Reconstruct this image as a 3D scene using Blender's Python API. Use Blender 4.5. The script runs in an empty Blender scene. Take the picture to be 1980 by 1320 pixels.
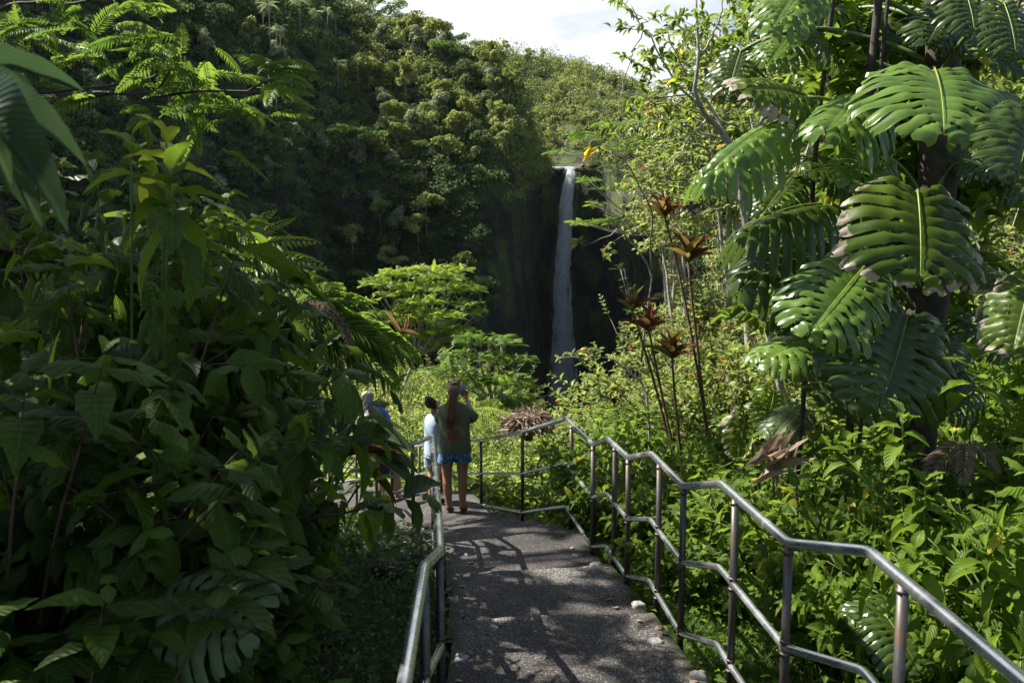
import bpy, math
import numpy as np
from mathutils import Vector, Matrix
R_ = math.radians
sc = bpy.context.scene
COL = sc.collection

# ------------------------------------------------------------------ camera, sky, sun
CAM = np.array([0.0, 0.0, 3.15]); PITCH = R_(5.93); FPX = 1540.0
cd = bpy.data.cameras.new('camera'); cam = bpy.data.objects.new('camera', cd); COL.objects.link(cam)
cam.location = CAM; cam.rotation_euler = (R_(90) - PITCH, 0, 0)
cd.sensor_width = 36; cd.lens = 28.0; cd.clip_start = 0.05; cd.clip_end = 12000
cd.dof.use_dof = True; cd.dof.focus_distance = 9.0; cd.dof.aperture_fstop = 5.6
sc.camera = cam
SUN_AZ, SUN_EL = R_(-72), R_(50)        # azimuth from +Y towards +X
SD = np.array([math.sin(SUN_AZ)*math.cos(SUN_EL), math.cos(SUN_AZ)*math.cos(SUN_EL), math.sin(SUN_EL)])
sl = bpy.data.lights.new('sun', 'SUN'); sl.energy = 5.0; sl.angle = R_(0.5); sl.color = (1.0, .95, .85)
so = bpy.data.objects.new('sun', sl); COL.objects.link(so)
so.rotation_euler = Vector(-SD).to_track_quat('-Z', 'Y').to_euler(); so.location = (0, 0, 60)
sc.view_settings.view_transform = 'Standard'; sc.view_settings.look = 'None'
sc.view_settings.exposure = 1.35; sc.view_settings.gamma = 1.0
cy = sc.cycles
cy.max_bounces = 7; cy.diffuse_bounces = 3; cy.glossy_bounces = 2; cy.transmission_bounces = 4
cy.transparent_max_bounces = 12; cy.caustics_reflective = False; cy.caustics_refractive = False
cy.sample_clamp_indirect = 6.0; cy.use_denoising = True

wd = bpy.data.worlds.new("World"); sc.world = wd; wd.use_nodes = True
nt = wd.node_tree; N = nt.nodes; L = nt.links; N.clear()
out = N.new('ShaderNodeOutputWorld'); bg = N.new('ShaderNodeBackground')
sky = N.new('ShaderNodeTexSky'); sky.sky_type = 'NISHITA'; sky.sun_disc = False
sky.sun_elevation = SUN_EL; sky.sun_rotation = SUN_AZ; sky.altitude = 300; sky.dust_density = 1.5
tc = N.new('ShaderNodeTexCoord')
nz = N.new('ShaderNodeTexNoise'); nz.inputs['Scale'].default_value = 3.2; nz.inputs['Detail'].default_value = 7
nz.inputs['Roughness'].default_value = .55
mp = N.new('ShaderNodeMapping'); mp.inputs['Scale'].default_value = (1, 1, 2.6); mp.inputs['Location'].default_value = (.3, .1, .7)
L.new(tc.outputs['Generated'], mp.inputs['Vector']); L.new(mp.outputs['Vector'], nz.inputs['Vector'])
# bright thin cloud gathers in the part of the sky ahead of the camera
dp = N.new('ShaderNodeVectorMath'); dp.operation = 'DOT_PRODUCT'
L.new(tc.outputs['Generated'], dp.inputs[0]); dp.inputs[1].default_value = Vector((0.05, .93, .36)).normalized()
mr = N.new('ShaderNodeMapRange'); mr.inputs['From Min'].default_value = .55; mr.inputs['From Max'].default_value = .95
mr.inputs['To Min'].default_value = -.04; mr.inputs['To Max'].default_value = .19
L.new(dp.outputs['Value'], mr.inputs['Value'])
ad = N.new('ShaderNodeMath'); ad.operation = 'ADD'; L.new(nz.outputs['Fac'], ad.inputs[0]); L.new(mr.outputs['Result'], ad.inputs[1])
rp = N.new('ShaderNodeMapRange'); rp.inputs['From Min'].default_value = .52; rp.inputs['From Max'].default_value = .72
L.new(ad.outputs[0], rp.inputs['Value'])
mx = N.new('ShaderNodeMix'); mx.data_type = 'RGBA'
L.new(rp.outputs['Result'], mx.inputs['Factor']); L.new(sky.outputs['Color'], mx.inputs['A'])
mx.inputs['B'].default_value = (6.8, 6.95, 7.1, 1)
L.new(mx.outputs['Result'], bg.inputs['Color']); bg.inputs['Strength'].default_value = 0.062
L.new(bg.outputs[0], out.inputs['Surface'])

# ------------------------------------------------------------------ pixel of the 1980x1320 photograph -> point
def ray(px, py):
    a = (px - 990) / FPX; b = -(py - 660) / FPX
    return np.array([a, math.cos(PITCH) + b*math.sin(PITCH), -math.sin(PITCH) + b*math.cos(PITCH)])
def W(px, py, Y):
    d = ray(px, py); return CAM + d * (Y / d[1])
def WZ(px, py, z):
    d = ray(px, py); return CAM + d * ((z - CAM[2]) / d[2])

# ------------------------------------------------------------------ mesh helpers
def rng(s): return np.random.default_rng(s)
def nrm(v):
    v = np.asarray(v, float); n = np.linalg.norm(v, axis=-1, keepdims=True); n[n < 1e-9] = 1; return v / n
def frames(D, Nn, Lx, Wy, Hz=None):
    """rows: scaled axes; returns (n,3,3) with columns D*L, S*W, N*H"""
    D = nrm(D); Nn = np.asarray(Nn, float); Nn = nrm(Nn - (Nn*D).sum(-1, keepdims=True)*D)
    S = np.cross(Nn, D); Lx = np.asarray(Lx, float)*np.ones(len(D)); Wy = np.asarray(Wy, float)*np.ones(len(D))
    Hz = Lx if Hz is None else np.asarray(Hz, float)*np.ones(len(D))
    return np.stack([D*Lx[:, None], S*Wy[:, None], Nn*Hz[:, None]], axis=2)
class Geo:
    def __init__(s): s.V = []; s.F = []; s.UV = []; s.T = []; s.n = 0
    def add(s, V, F, uv=None, tint=.5):
        V = np.asarray(V, float).reshape(-1, 3); F = np.asarray(F, int)
        s.V.append(V); s.F.append(F + s.n); s.n += len(V)
        s.UV.append(np.zeros((len(V), 2)) if uv is None else np.asarray(uv, float))
        s.T.append(np.full(len(V), tint) if np.ndim(tint) == 0 else np.asarray(tint, float))
    def stamp(s, tpl, R, T, tint=None):
        V, F, UV = tpl; n = len(T); k = len(V)
        if n == 0: return
        P = np.einsum('nij,kj->nki', R, V) + np.asarray(T)[:, None, :]
        FF = (F[None] + (np.arange(n)*k)[:, None, None]).reshape(-1, 4)
        tt = np.full(n, .5) if tint is None else np.asarray(tint)
        s.add(P.reshape(-1, 3), FF, np.tile(UV, (n, 1)), np.repeat(tt, k))
    def tube(s, P, r, sides=6, tint=.5, cap=True):
        P = np.asarray(P, float); n = len(P); r = np.ones(n)*np.asarray(r, float)
        T = np.zeros_like(P); T[1:-1] = nrm(nrm(P[2:]-P[1:-1]) + nrm(P[1:-1]-P[:-2])); T[0] = nrm(P[1]-P[0]); T[-1] = nrm(P[-1]-P[-2])
        u = np.cross(T[0], [0, 0, 1.0]); u = nrm(u if np.linalg.norm(u) > .1 else np.cross(T[0], [0, 1.0, 0]))
        a = np.linspace(0, 2*math.pi, sides, endpoint=False); V = []
        for i in range(n):
            u = nrm(u - (u@T[i])*T[i]); w = np.cross(T[i], u)
            k = 1.0
            if 0 < i < n-1:
                c = max(.5, float(nrm(P[i]-P[i-1])@T[i])); k = 1/c
            ax = nrm(P[i]-P[i-1]) if i else T[0]
            ring = np.cos(a)[:, None]*u + np.sin(a)[:, None]*w
            if k > 1.01:
                b = nrm(ax - (ax@T[i])*T[i]); ring = ring + (ring@b)[:, None]*b*(k-1)
            V.append(P[i] + ring*r[i])
        V = np.concatenate(V); F = []
        for i in range(n-1):
            for j in range(sides):
                k = (j+1) % sides; F.append([i*sides+j, i*sides+k, (i+1)*sides+k, (i+1)*sides+j])
        if cap:
            V = np.vstack([V, P[0], P[-1]]); c0, c1 = n*sides, n*sides+1
            for j in range(0, sides, 2):
                F.append([c0, (j+2) % sides, (j+1) % sides, j]); b = (n-1)*sides; F.append([c1, b+j, b+(j+1) % sides, b+(j+2) % sides])
        L = np.concatenate([[0], np.cumsum(np.linalg.norm(P[1:]-P[:-1], axis=1))])
        uv = np.stack([np.repeat(L, sides), np.tile(a/(2*math.pi), n)], 1)
        if cap: uv = np.vstack([uv, [0, 0], [L[-1], 0]])
        s.add(V, F, uv, tint)
    def box(s, c, d, rot=None, tint=.5):
        V = np.array([[x, y, z] for x in (-.5, .5) for y in (-.5, .5) for z in (-.5, .5)])*np.asarray(d)
        if rot is not None: V = V@np.asarray(rot).T
        s.add(V + np.asarray(c), [[0, 1, 3, 2], [4, 6, 7, 5], [0, 4, 5, 1], [2, 3, 7, 6], [0, 2, 6, 4], [1, 5, 7, 3]], None, tint)
    def grid(s, P, tint=.5, uv=None):
        """P (a,b,3)"""
        a, b, _ = P.shape; i = np.arange(a-1)[:, None]*b + np.arange(b-1)[None]
        F = np.stack([i, i+1, i+b+1, i+b], -1).reshape(-1, 4)
        if uv is None:
            U = np.stack(np.meshgrid(np.linspace(0, 1, a), np.linspace(0, 1, b), indexing='ij'), -1).reshape(-1, 2)
        else: U = uv.reshape(-1, 2)
        s.add(P.reshape(-1, 3), F, U, tint)
    def mesh(s, name, mat, smooth=True):
        V = np.concatenate(s.V); F = np.concatenate(s.F); UV = np.concatenate(s.UV); T = np.concatenate(s.T)
        me = bpy.data.meshes.new(name); tri = F[:, 3] == F[:, 2]
        me.vertices.add(len(V)); me.vertices.foreach_set('co', V.astype(np.float32).ravel())
        me.loops.add(F.size); me.loops.foreach_set('vertex_index', F.astype(np.int32).ravel())
        me.polygons.add(len(F)); me.polygons.foreach_set('loop_start', np.arange(0, F.size, 4, dtype=np.int32))
        me.polygons.foreach_set('loop_total', np.full(len(F), 4, np.int32))
        uvl = me.uv_layers.new(name='uv'); uvl.data.foreach_set('uv', UV[F.ravel()].astype(np.float32).ravel())
        at = me.attributes.new('tint', 'FLOAT', 'POINT'); at.data.foreach_set('value', T.astype(np.float32))
        me.polygons.foreach_set('use_smooth', np.full(len(F), smooth, bool))
        me.update(); me.validate()
        me.materials.append(mat); return me
    def build(s, name, mat, parent=None, smooth=True):
        return link(name, s.mesh(name, mat, smooth), parent)
def link(name, me, parent=None):
    o = bpy.data.objects.new(name, me); COL.objects.link(o)
    if parent is not None: o.parent = parent
    return o
def tag(o, label=None, cat=None, group=None, kind=None):
    if label: o['label'] = label
    if cat: o['category'] = cat
    if group: o['group'] = group
    if kind: o['kind'] = kind
    return o
def empty(name, loc=(0, 0, 0), rz=0, sc_=1.0):
    o = bpy.data.objects.new(name, None); COL.objects.link(o); o.location = [float(c) for c in loc]
    o.rotation_euler = (0, 0, rz); o.scale = (sc_,)*3; o.empty_display_size = .1
    return o
def dup(root, loc, rz=0, s=1.0, label=None, group=None):
    r = root.copy(); COL.objects.link(r); r.location = [float(c) for c in loc]; r.rotation_euler = (0, 0, rz)
    r.scale = (s, s, s) if np.ndim(s) == 0 else s
    if label: r['label'] = label
    if group: r['group'] = group
    for ch in list(root.children):
        c = ch.copy(); COL.objects.link(c); c.parent = r
        for g in ch.children:
            d = g.copy(); COL.objects.link(d); d.parent = c
    return r

# ------------------------------------------------------------------ materials
def newmat(name):
    m = bpy.data.materials.new(name); m.use_nodes = True; nt = m.node_tree
    return m, nt, nt.nodes, nt.links, nt.nodes['Principled BSDF'], nt.nodes['Material Output']
def c4(c): return (*c, 1) if len(c) == 3 else c
def ramp(N, stops):
    r = N.new('ShaderNodeValToRGB'); e = r.color_ramp.elements
    e[0].position, e[0].color = stops[0][0], c4(stops[0][1]); e[1].position, e[1].color = stops[-1][0], c4(stops[-1][1])
    for p, c in stops[1:-1]:
        x = e.new(p); x.color = c4(c)
    return r
def noise(N, L, scale, detail=4, rough=.55, vec=None):
    n = N.new('ShaderNodeTexNoise'); n.inputs['Scale'].default_value = scale; n.inputs['Detail'].default_value = detail
    n.inputs['Roughness'].default_value = rough
    if vec is not None: L.new(vec, n.inputs['Vector'])
    return n
def math_(N, L, op, a, b=None, c=None, clamp=False):
    m = N.new('ShaderNodeMath'); m.operation = op; m.use_clamp = clamp
    for i, x in enumerate((a, b, c)):
        if x is None: continue
        if isinstance(x, (int, float)): m.inputs[i].default_value = x
        else: L.new(x, m.inputs[i])
    return m.outputs[0]
def leafmat(name, dark, light, trans=None, tf=.35, rough=.42, veins=0, vein_col=None, spec=.3, burnt=None, far=False, vein_amp=.5, yellow=None):
    m, nt, N, L, p, out = newmat(name)
    at = N.new('ShaderNodeAttribute'); at.attribute_name = 'tint'
    stops = [(0, dark), (.8, light)] if yellow is None else [(0, dark), (.8, light), (.985, light), (.99, yellow)]
    rp = ramp(N, stops + ([] if yellow is not None else [(1, tuple(min(1, c*1.25) for c in light))]))
    L.new(at.outputs['Fac'], rp.inputs['Fac']); col = rp.outputs['Color']
    geo = N.new('ShaderNodeNewGeometry')
    if veins:
        uv = N.new('ShaderNodeUVMap'); sp = N.new('ShaderNodeSeparateXYZ'); L.new(uv.outputs[0], sp.inputs[0])
        av = math_(N, L, 'ABSOLUTE', math_(N, L, 'SUBTRACT', sp.outputs['Y'], .5))
        mid = math_(N, L, 'SUBTRACT', 1, math_(N, L, 'DIVIDE', av, .035), clamp=True)
        ph = math_(N, L, 'SUBTRACT', math_(N, L, 'MULTIPLY', sp.outputs['X'], float(veins)), math_(N, L, 'MULTIPLY', av, veins*.55))
        fr = math_(N, L, 'ABSOLUTE', math_(N, L, 'SUBTRACT', math_(N, L, 'FRACT', ph), .5))     # 0 at vein
        lat = math_(N, L, 'SUBTRACT', 1, math_(N, L, 'DIVIDE', fr, .12), clamp=True)
        vv = math_(N, L, 'MAXIMUM', mid, math_(N, L, 'MULTIPLY', lat, .55))
        mx = N.new('ShaderNodeMix'); mx.data_type = 'RGBA'; L.new(math_(N, L, 'MULTIPLY', vv, .8), mx.inputs['Factor'])
        L.new(col, mx.inputs['A']); mx.inputs['B'].default_value = c4(vein_col or tuple(c*1.7 for c in light)); col = mx.outputs['Result']
        bp = N.new('ShaderNodeBump'); bp.inputs['Strength'].default_value = vein_amp; bp.inputs['Distance'].default_value = .01
        L.new(math_(N, L, 'MULTIPLY', fr, 1.0), bp.inputs['Height']); L.new(bp.outputs[0], p.inputs['Normal'])
    if burnt is not None:
        uv = N.new('ShaderNodeUVMap'); sp = N.new('ShaderNodeSeparateXYZ'); L.new(uv.outputs[0], sp.inputs[0])
        nb = noise(N, L, 9, 4, .6); tcn = N.new('ShaderNodeTexCoord'); L.new(tcn.outputs['Object'], nb.inputs['Vector'])
        e = math_(N, L, 'ADD', sp.outputs['X'], math_(N, L, 'MULTIPLY', math_(N, L, 'SUBTRACT', nb.outputs['Fac'], .5), .9))
        r1 = ramp(N, [(burnt, (0, 0, 0)), (min(.99, burnt+.05), (1, 1, 1))]); L.new(e, r1.inputs['Fac'])
        mx = N.new('ShaderNodeMix'); mx.data_type = 'RGBA'; L.new(r1.outputs['Color'], mx.inputs['Factor'])
        L.new(col, mx.inputs['A']); mx.inputs['B'].default_value = (.33, .27, .22, 1); col = mx.outputs['Result']
    if not far:
        nb = noise(N, L, 14, 3); tcn = N.new('ShaderNodeTexCoord'); L.new(tcn.outputs['Object'], nb.inputs['Vector'])
        hv = N.new('ShaderNodeHueSaturation'); L.new(col, hv.inputs['Color'])
        L.new(math_(N, L, 'ADD', .68, math_(N, L, 'MULTIPLY', nb.outputs['Fac'], .6)), hv.inputs['Value']); col = hv.outputs['Color']
    L.new(col, p.inputs['Base Color']); p.inputs['Roughness'].default_value = .85 if far else rough
    p.inputs['Specular IOR Level'].default_value = .12 if far else spec
    tr = N.new('ShaderNodeBsdfTranslucent')
    hs = N.new('ShaderNodeHueSaturation'); hs.inputs['Hue'].default_value = .488; hs.inputs['Saturation'].default_value = 1.0; hs.inputs['Value'].default_value = trans or 2.2
    L.new(col, hs.inputs['Color']); L.new(hs.outputs['Color'], tr.inputs['Color'])
    ms = N.new('ShaderNodeMixShader'); ms.inputs[0].default_value = tf
    L.new(p.outputs[0], ms.inputs[1]); L.new(tr.outputs[0], ms.inputs[2]); L.new(ms.outputs[0], out.inputs['Surface'])
    return m
def barkmat(name, a, b, scale=12):
    m, nt, N, L, p, out = newmat(name); tcn = N.new('ShaderNodeTexCoord')
    n = noise(N, L, scale, 6, .6, tcn.outputs['Object']); rp = ramp(N, [(.35, a), (.65, b)]); L.new(n.outputs['Fac'], rp.inputs['Fac'])
    L.new(rp.outputs['Color'], p.inputs['Base Color']); p.inputs['Roughness'].default_value = .85
    bp = N.new('ShaderNodeBump'); bp.inputs['Strength'].default_value = .5; bp.inputs['Distance'].default_value = .02
    L.new(n.outputs['Fac'], bp.inputs['Height']); L.new(bp.outputs[0], p.inputs['Normal'])
    return m
def plain(name, col, rough=.6, metal=0.0, var=.25, scale=20, spec=.5):
    m, nt, N, L, p, out = newmat(name); tcn = N.new('ShaderNodeTexCoord')
    n = noise(N, L, scale, 4, .6, tcn.outputs['Object'])
    rp = ramp(N, [(.3, tuple(c*(1-var) for c in col)), (.7, tuple(min(1, c*(1+var)) for c in col))]); L.new(n.outputs['Fac'], rp.inputs['Fac'])
    L.new(rp.outputs['Color'], p.inputs['Base Color']); p.inputs['Roughness'].default_value = rough; p.inputs['Metallic'].default_value = metal
    p.inputs['Specular IOR Level'].default_value = spec
    return m

# ------------------------------------------------------------------ leaf templates: x along, y across, z up
def leaf_tpl(prof, nx, ny=3, droop=.25, fold=.18, wave=0.0, curl=0.0):
    xs = np.linspace(0, 1, nx); ys = np.linspace(-1, 1, ny); V = []; U = []
    for x in xs:
        w = max(.012, prof(x))*.5
        for y in ys:
            z = -droop*x*x + fold*abs(y)*w*1.2 - curl*(abs(y)**2)*w + wave*math.sin(x*17 + (3 if y > 0 else 0))*abs(y)*w
            V.append([x*(1-.25*droop*x), y*w, z]); U.append([x, .5+.5*y])
    V = np.array(V); i = (np.arange(nx-1)[:, None]*ny + np.arange(ny-1)[None])
    F = np.stack([i, i+ny, i+ny+1, i+1], -1).reshape(-1, 4)
    return V, F, np.array(U)
ovate = lambda x: (math.sin(math.pi*min(1, x**.72))**.75)*(1 if x < .55 else (1-(x-.55)**2*1.2))
lance = lambda x: math.sin(math.pi*x**.8)**.9
blade = lambda x: min(1, (x*7)**.6)*(1-x**3.0)**.8
T_FAR = (np.array([[0, 0, 0], [.45, .5, .05], [1, 0, -.08], [.45, -.5, .05]], float), np.array([[0, 3, 2, 1]]), np.array([[0, .5], [.5, 1], [1, .5], [.5, 0]]))
T_SM = leaf_tpl(lance, 3, 3, .2, .3)
T_SM[0][0:3, 1] = [-.02, 0, .02]
T_MID = leaf_tpl(lance, 5, 3, .3, .3)
T_OV = leaf_tpl(ovate, 7, 5, .28, .05, .10, .25)
T_OV2 = leaf_tpl(ovate, 7, 5, .62, .0, .14, .35)
T_LAN = leaf_tpl(lance, 8, 5, .35, .25, .06)
T_BLADE = leaf_tpl(blade, 12, 5, .45, .30, .05)
def merge_tpl(parts):
    V = []; F = []; U = []; n = 0
    for v, f, u in parts:
        V.append(v); F.append(f+n); U.append(u); n += len(v)
    return np.concatenate(V), np.concatenate(F), np.concatenate(U)
def pinnate(n=14, ll=.28, lw=.05, droop=.25, ang=65, up=.1, tpl=None, taper=.75, base=.08, ldroop=.0, seed=0, paired_gap=1.0):
    """one feather leaf of unit length"""
    g = Geo(); r = rng(seed); tpl = tpl or T_FAR
    xs = np.linspace(base, 1, n)
    P = np.stack([xs*(1-.2*droop*xs), 0*xs, -droop*xs**2], 1)
    T = nrm(np.stack([1+0*xs, 0*xs, -2*droop*xs], 1))
    pr = np.clip(np.sin(math.pi*np.clip(xs, .02, .985)**.8)**.6, .12, 1) if taper > .5 else np.clip(1-taper*xs, .2, 1)
    for sgn in (-1, 1):
        a = R_(ang)*(1-.45*xs) + r.normal(0, .05, n)
        D = T*np.cos(a)[:, None] + np.array([0, sgn, 0])*np.sin(a)[:, None] + np.array([0, 0, up])
        D[:, 2] -= ldroop
        Nn = np.stack([r.normal(0, .1, n), -sgn*up*1.5 + r.normal(0, .1, n), np.ones(n)], 1)
        g.stamp(tpl, frames(D, Nn, ll*pr*r.uniform(.88, 1.1, n), lw*r.uniform(.8, 1.1, n), ll*pr), P, None)
    q = [0, n//3, 2*n//3, n-1]
    PP = np.vstack([[0, 0, 0], P[q]]); V = []
    w = np.array([.012, .010, .008, .005, .002])
    g.grid(np.stack([PP + np.c_[0*w, w, 0*w], PP - np.c_[0*w, w, 0*w]], 1))
    return merge_tpl([(np.concatenate(g.V), np.concatenate(g.F), np.concatenate(g.UV))])
# ================================================================== SETTING: ground
BASE = np.array([(-60, 1.6), (-5, 1.35), (1.0, 1.15), (2.5, 1.02), (3.5, .9), (4.6, .78), (5.7, .66), (6.7, .54), (7.4, .36), (8.3, .02), (9.2, -.22), (10.5, -.5), (12, -.95), (14, -1.45), (20, -2.7), (25, -3.7), (40, -6.2), (56, -8.8), (66, -14), (80, -42), (100, -84), (5000, -90)])
def gz(x, y):
    x = np.asarray(x, float); y = np.asarray(y, float)
    r = np.hypot(x, np.maximum(y, 0)); yy = np.where(y > 20, r, y)
    z = np.interp(yy, BASE[:, 0], BASE[:, 1])
    side = np.clip(np.abs(x) - 2, 0, 12)
    z = z + np.where(y < 60, side*.035, 0)
    z = z + .05*np.sin(x*2.1+y*.7)*np.cos(y*1.7-x) * np.clip((np.abs(x+.1)-.9), 0, 1)
    return z
g = Geo()
u = np.linspace(-1, 1, 260); ax = 2600*np.sinh(u*7.2)/math.sinh(7.2)
X, Y = np.meshgrid(ax, ax + 6, indexing='ij'); 
g.grid(np.stack([X, Y, gz(X, Y)], -1))
m, nt, N, L, p, out = newmat('soil_and_litter'); tcn = N.new('ShaderNodeTexCoord')
n1 = noise(N, L, 1.1, 5, .6, tcn.outputs['Object']); n2 = noise(N, L, 26, 6, .65, tcn.outputs['Object'])
a = math_(N, L, 'ADD', math_(N, L, 'MULTIPLY', n1.outputs['Fac'], .6), math_(N, L, 'MULTIPLY', n2.outputs['Fac'], .4))
rp = ramp(N, [(.35, (.012, .012, .006)), (.5, (.03, .035, .012)), (.62, (.035, .06, .014)), (.75, (.05, .04, .02))]); L.new(a, rp.inputs['Fac'])
L.new(rp.outputs['Color'], p.inputs['Base Color']); p.inputs['Roughness'].default_value = .95
bp = N.new('ShaderNodeBump'); bp.inputs['Strength'].default_value = .8; bp.inputs['Distance'].default_value = .05; L.new(n2.outputs['Fac'], bp.inputs['Height']); L.new(bp.outputs[0], p.inputs['Normal'])
tag(g.build('ground', m), 'dark soil and leaf litter under the plants', kind='structure')

# ================================================================== path with steps
ASP, nt, N, L, p, out = newmat('exposed_aggregate'); tcn = N.new('ShaderNodeTexCoord')
vo = N.new('ShaderNodeTexVoronoi'); vo.inputs['Scale'].default_value = 165; L.new(tcn.outputs['Object'], vo.inputs['Vector'])
n1 = noise(N, L, 1.6, 6, .65, tcn.outputs['Object']); n2 = noise(N, L, 90, 4, .7, tcn.outputs['Object'])
sepc = N.new('ShaderNodeSeparateColor'); L.new(vo.outputs['Color'], sepc.inputs[0])
rp = ramp(N, [(0, (.035, .034, .035)), (.5, (.068, .065, .063)), (.78, (.13, .125, .118)), (.93, (.29, .28, .265)), (1, (.50, .47, .45))]); L.new(sepc.outputs[0], rp.inputs['Fac'])
r2 = ramp(N, [(.3, (.22, .20, .20)), (.5, (.52, .49, .48)), (.7, (1.0, .96, .92))]); L.new(n1.outputs['Fac'], r2.inputs['Fac'])
mm = N.new('ShaderNodeMix'); mm.data_type = 'RGBA'; mm.blend_type = 'MULTIPLY'; mm.inputs['Factor'].default_value = 1
L.new(rp.outputs['Color'], mm.inputs['A']); L.new(r2.outputs['Color'], mm.inputs['B'])
uv = N.new('ShaderNodeUVMap'); sp = N.new('ShaderNodeSeparateXYZ'); L.new(uv.outputs[0], sp.inputs[0])
ed = math_(N, L, 'ABSOLUTE', math_(N, L, 'SUBTRACT', sp.outputs['Y'], .5))
n3 = noise(N, L, 7, 5, .7, tcn.outputs['Object'])
mo = math_(N, L, 'ADD', ed, math_(N, L, 'MULTIPLY', math_(N, L, 'SUBTRACT', n3.outputs['Fac'], .5), .22))
r3 = ramp(N, [(.455, (0, 0, 0)), (.50, (1, 1, 1))]); L.new(mo, r3.inputs['Fac'])
m2 = N.new('ShaderNodeMix'); m2.data_type = 'RGBA'; L.new(r3.outputs['Color'], m2.inputs['Factor']); L.new(mm.outputs['Result'], m2.inputs['A']); m2.inputs['B'].default_value = (.035, .04, .012, 1)
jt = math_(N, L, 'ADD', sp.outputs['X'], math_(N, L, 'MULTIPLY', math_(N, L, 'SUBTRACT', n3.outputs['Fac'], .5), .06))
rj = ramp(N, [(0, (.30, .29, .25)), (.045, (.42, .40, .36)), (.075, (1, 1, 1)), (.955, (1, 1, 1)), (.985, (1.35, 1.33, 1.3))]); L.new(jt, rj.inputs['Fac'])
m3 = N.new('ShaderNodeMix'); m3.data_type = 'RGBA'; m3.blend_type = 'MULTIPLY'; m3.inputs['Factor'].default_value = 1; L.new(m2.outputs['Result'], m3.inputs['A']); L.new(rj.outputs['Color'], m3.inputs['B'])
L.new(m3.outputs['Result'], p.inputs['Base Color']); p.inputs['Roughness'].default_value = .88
bp = N.new('ShaderNodeBump'); bp.inputs['Strength'].default_value = .55; bp.inputs['Distance'].default_value = .006; L.new(vo.outputs['Distance'], bp.inputs['Height']); L.new(bp.outputs[0], p.inputs['Normal'])
RIS = [((-.20, -1.2), (1.35, -1.2), 1.25), ((-.24, 2.5), (1.10, 2.42), 1.13), ((-.27, 3.5), (1.0, 3.45), 1.01), ((-.34, 4.56), (.86, 4.66), .89), ((-.42, 5.55), (.74, 5.72), .77),
       ((-.56, 6.5), (.58, 6.85), .65), ((-.72, 7.0), (.45, 7.35), .53), ((-.88, 7.4), (.27, 7.85), .41), ((-1.0, 7.75), (.10, 8.3), .28), ((-1.12, 8.1), (-.0, 8.8), .14),
       ((-1.25, 8.5), (-.15, 9.3), 0.0), ((-1.55, 9.5), (-.62, 10.75), -.15), ((-1.85, 10.2), (-1.05, 11.2), -.3), ((-2.2, 10.6), (-1.4, 11.8), -.45), ((-2.9, 11.2), (-2.1, 12.5), -.6), ((-3.6, 11.8), (-2.8, 13.2), -.75), ((-5.6, 13.4), (-4.8, 15.0), -.9)]
g = Geo(); rr = rng(5)
for i in range(len(RIS)-1):
    (l0, r0, z), (l1, r1, zn) = RIS[i], RIS[i+1]
    na, nb = 9, 9; l0, r0, l1, r1 = map(np.array, (l0, r0, l1, r1)); P = np.zeros((na+3, nb, 3)); UV = np.zeros((na+3, nb, 2))
    for a_ in range(na+3):
        for b_ in range(nb):
            t = min(1, a_/(na)); s = b_/(nb-1); q = (1-t)*((1-s)*l0+s*r0) + t*((1-s)*l1+s*r1)
            d = nrm(((l1+r1)-(l0+r0))/2); wob = .012*math.sin(7*s+i*2.1) + .008*math.sin(19*s+i)
            q = q + np.array([1.0, 0])*((s-.5)*2)**5*(.055*(1-t) if i < 11 else 0)
            if t >= 1: q = q + d*wob
            zz = z + .004*math.sin(5*q[0]+3*q[1])
            if a_ == na+1: q = q + d*.012; zz = z - .012
            if a_ == na+2: q = q + d*.012; zz = zn - .10
            P[a_, b_] = (q[0], q[1], zz); UV[a_, b_] = (t, s)
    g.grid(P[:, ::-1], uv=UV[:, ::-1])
    for b_, sg in ((0, -1), (nb-1, 1)):       # side skirts
        e = P[:na+1, b_]; lo = e.copy(); lo[:, 2] -= .5; lo[:, 0] += sg*.06
        g.grid(np.stack([e, lo] if sg > 0 else [lo, e], 1), uv=np.stack([np.c_[0*e[:, 0], 0*e[:, 0]], np.c_[0*e[:, 0], 0*e[:, 0]]], 1))
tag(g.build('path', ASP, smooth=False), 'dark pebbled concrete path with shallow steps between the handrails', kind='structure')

# ================================================================== handrails
def steelmat(name, col, rough, stain, off=0, sc_=9):
    m, nt, N, L, p, out = newmat(name); tcn = N.new('ShaderNodeTexCoord')
    n = noise(N, L, sc_, 6, .6 if off else .7, tcn.outputs['Object']); n2 = noise(N, L, 45, 3, .6, tcn.outputs['Object'])
    rp = ramp(N, [(.36+off, col), (.50+off, tuple(c*.68 for c in col)), (.62+off, stain)]); L.new(n.outputs['Fac'], rp.inputs['Fac'])
    L.new(rp.outputs['Color'], p.inputs['Base Color'])
    r2 = ramp(N, [(.4+off, (1, 1, 1)), (.7+off, (.25, .25, .25))]); L.new(n.outputs['Fac'], r2.inputs['Fac'])
    L.new(math_(N, L, 'MULTIPLY', r2.outputs['Color'], .95), p.inputs['Metallic'])
    L.new(math_(N, L, 'ADD', rough-.08, math_(N, L, 'MULTIPLY', n2.outputs['Fac'], .22)), p.inputs['Roughness'])
    return m
STEEL = steelmat('worn_steel', (.74, .76, .78), .23, (.34, .32, .29), .11, 5)
STEELP = steelmat('tarnished_steel', (.15, .14, .135), .46, (.10, .065, .04))
CEM = plain('cement', (.29, .27, .25), .95, var=.35, scale=40)
def level_pts(nodes): return [WZ(px, py, z) for px, py, z in nodes]
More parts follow.
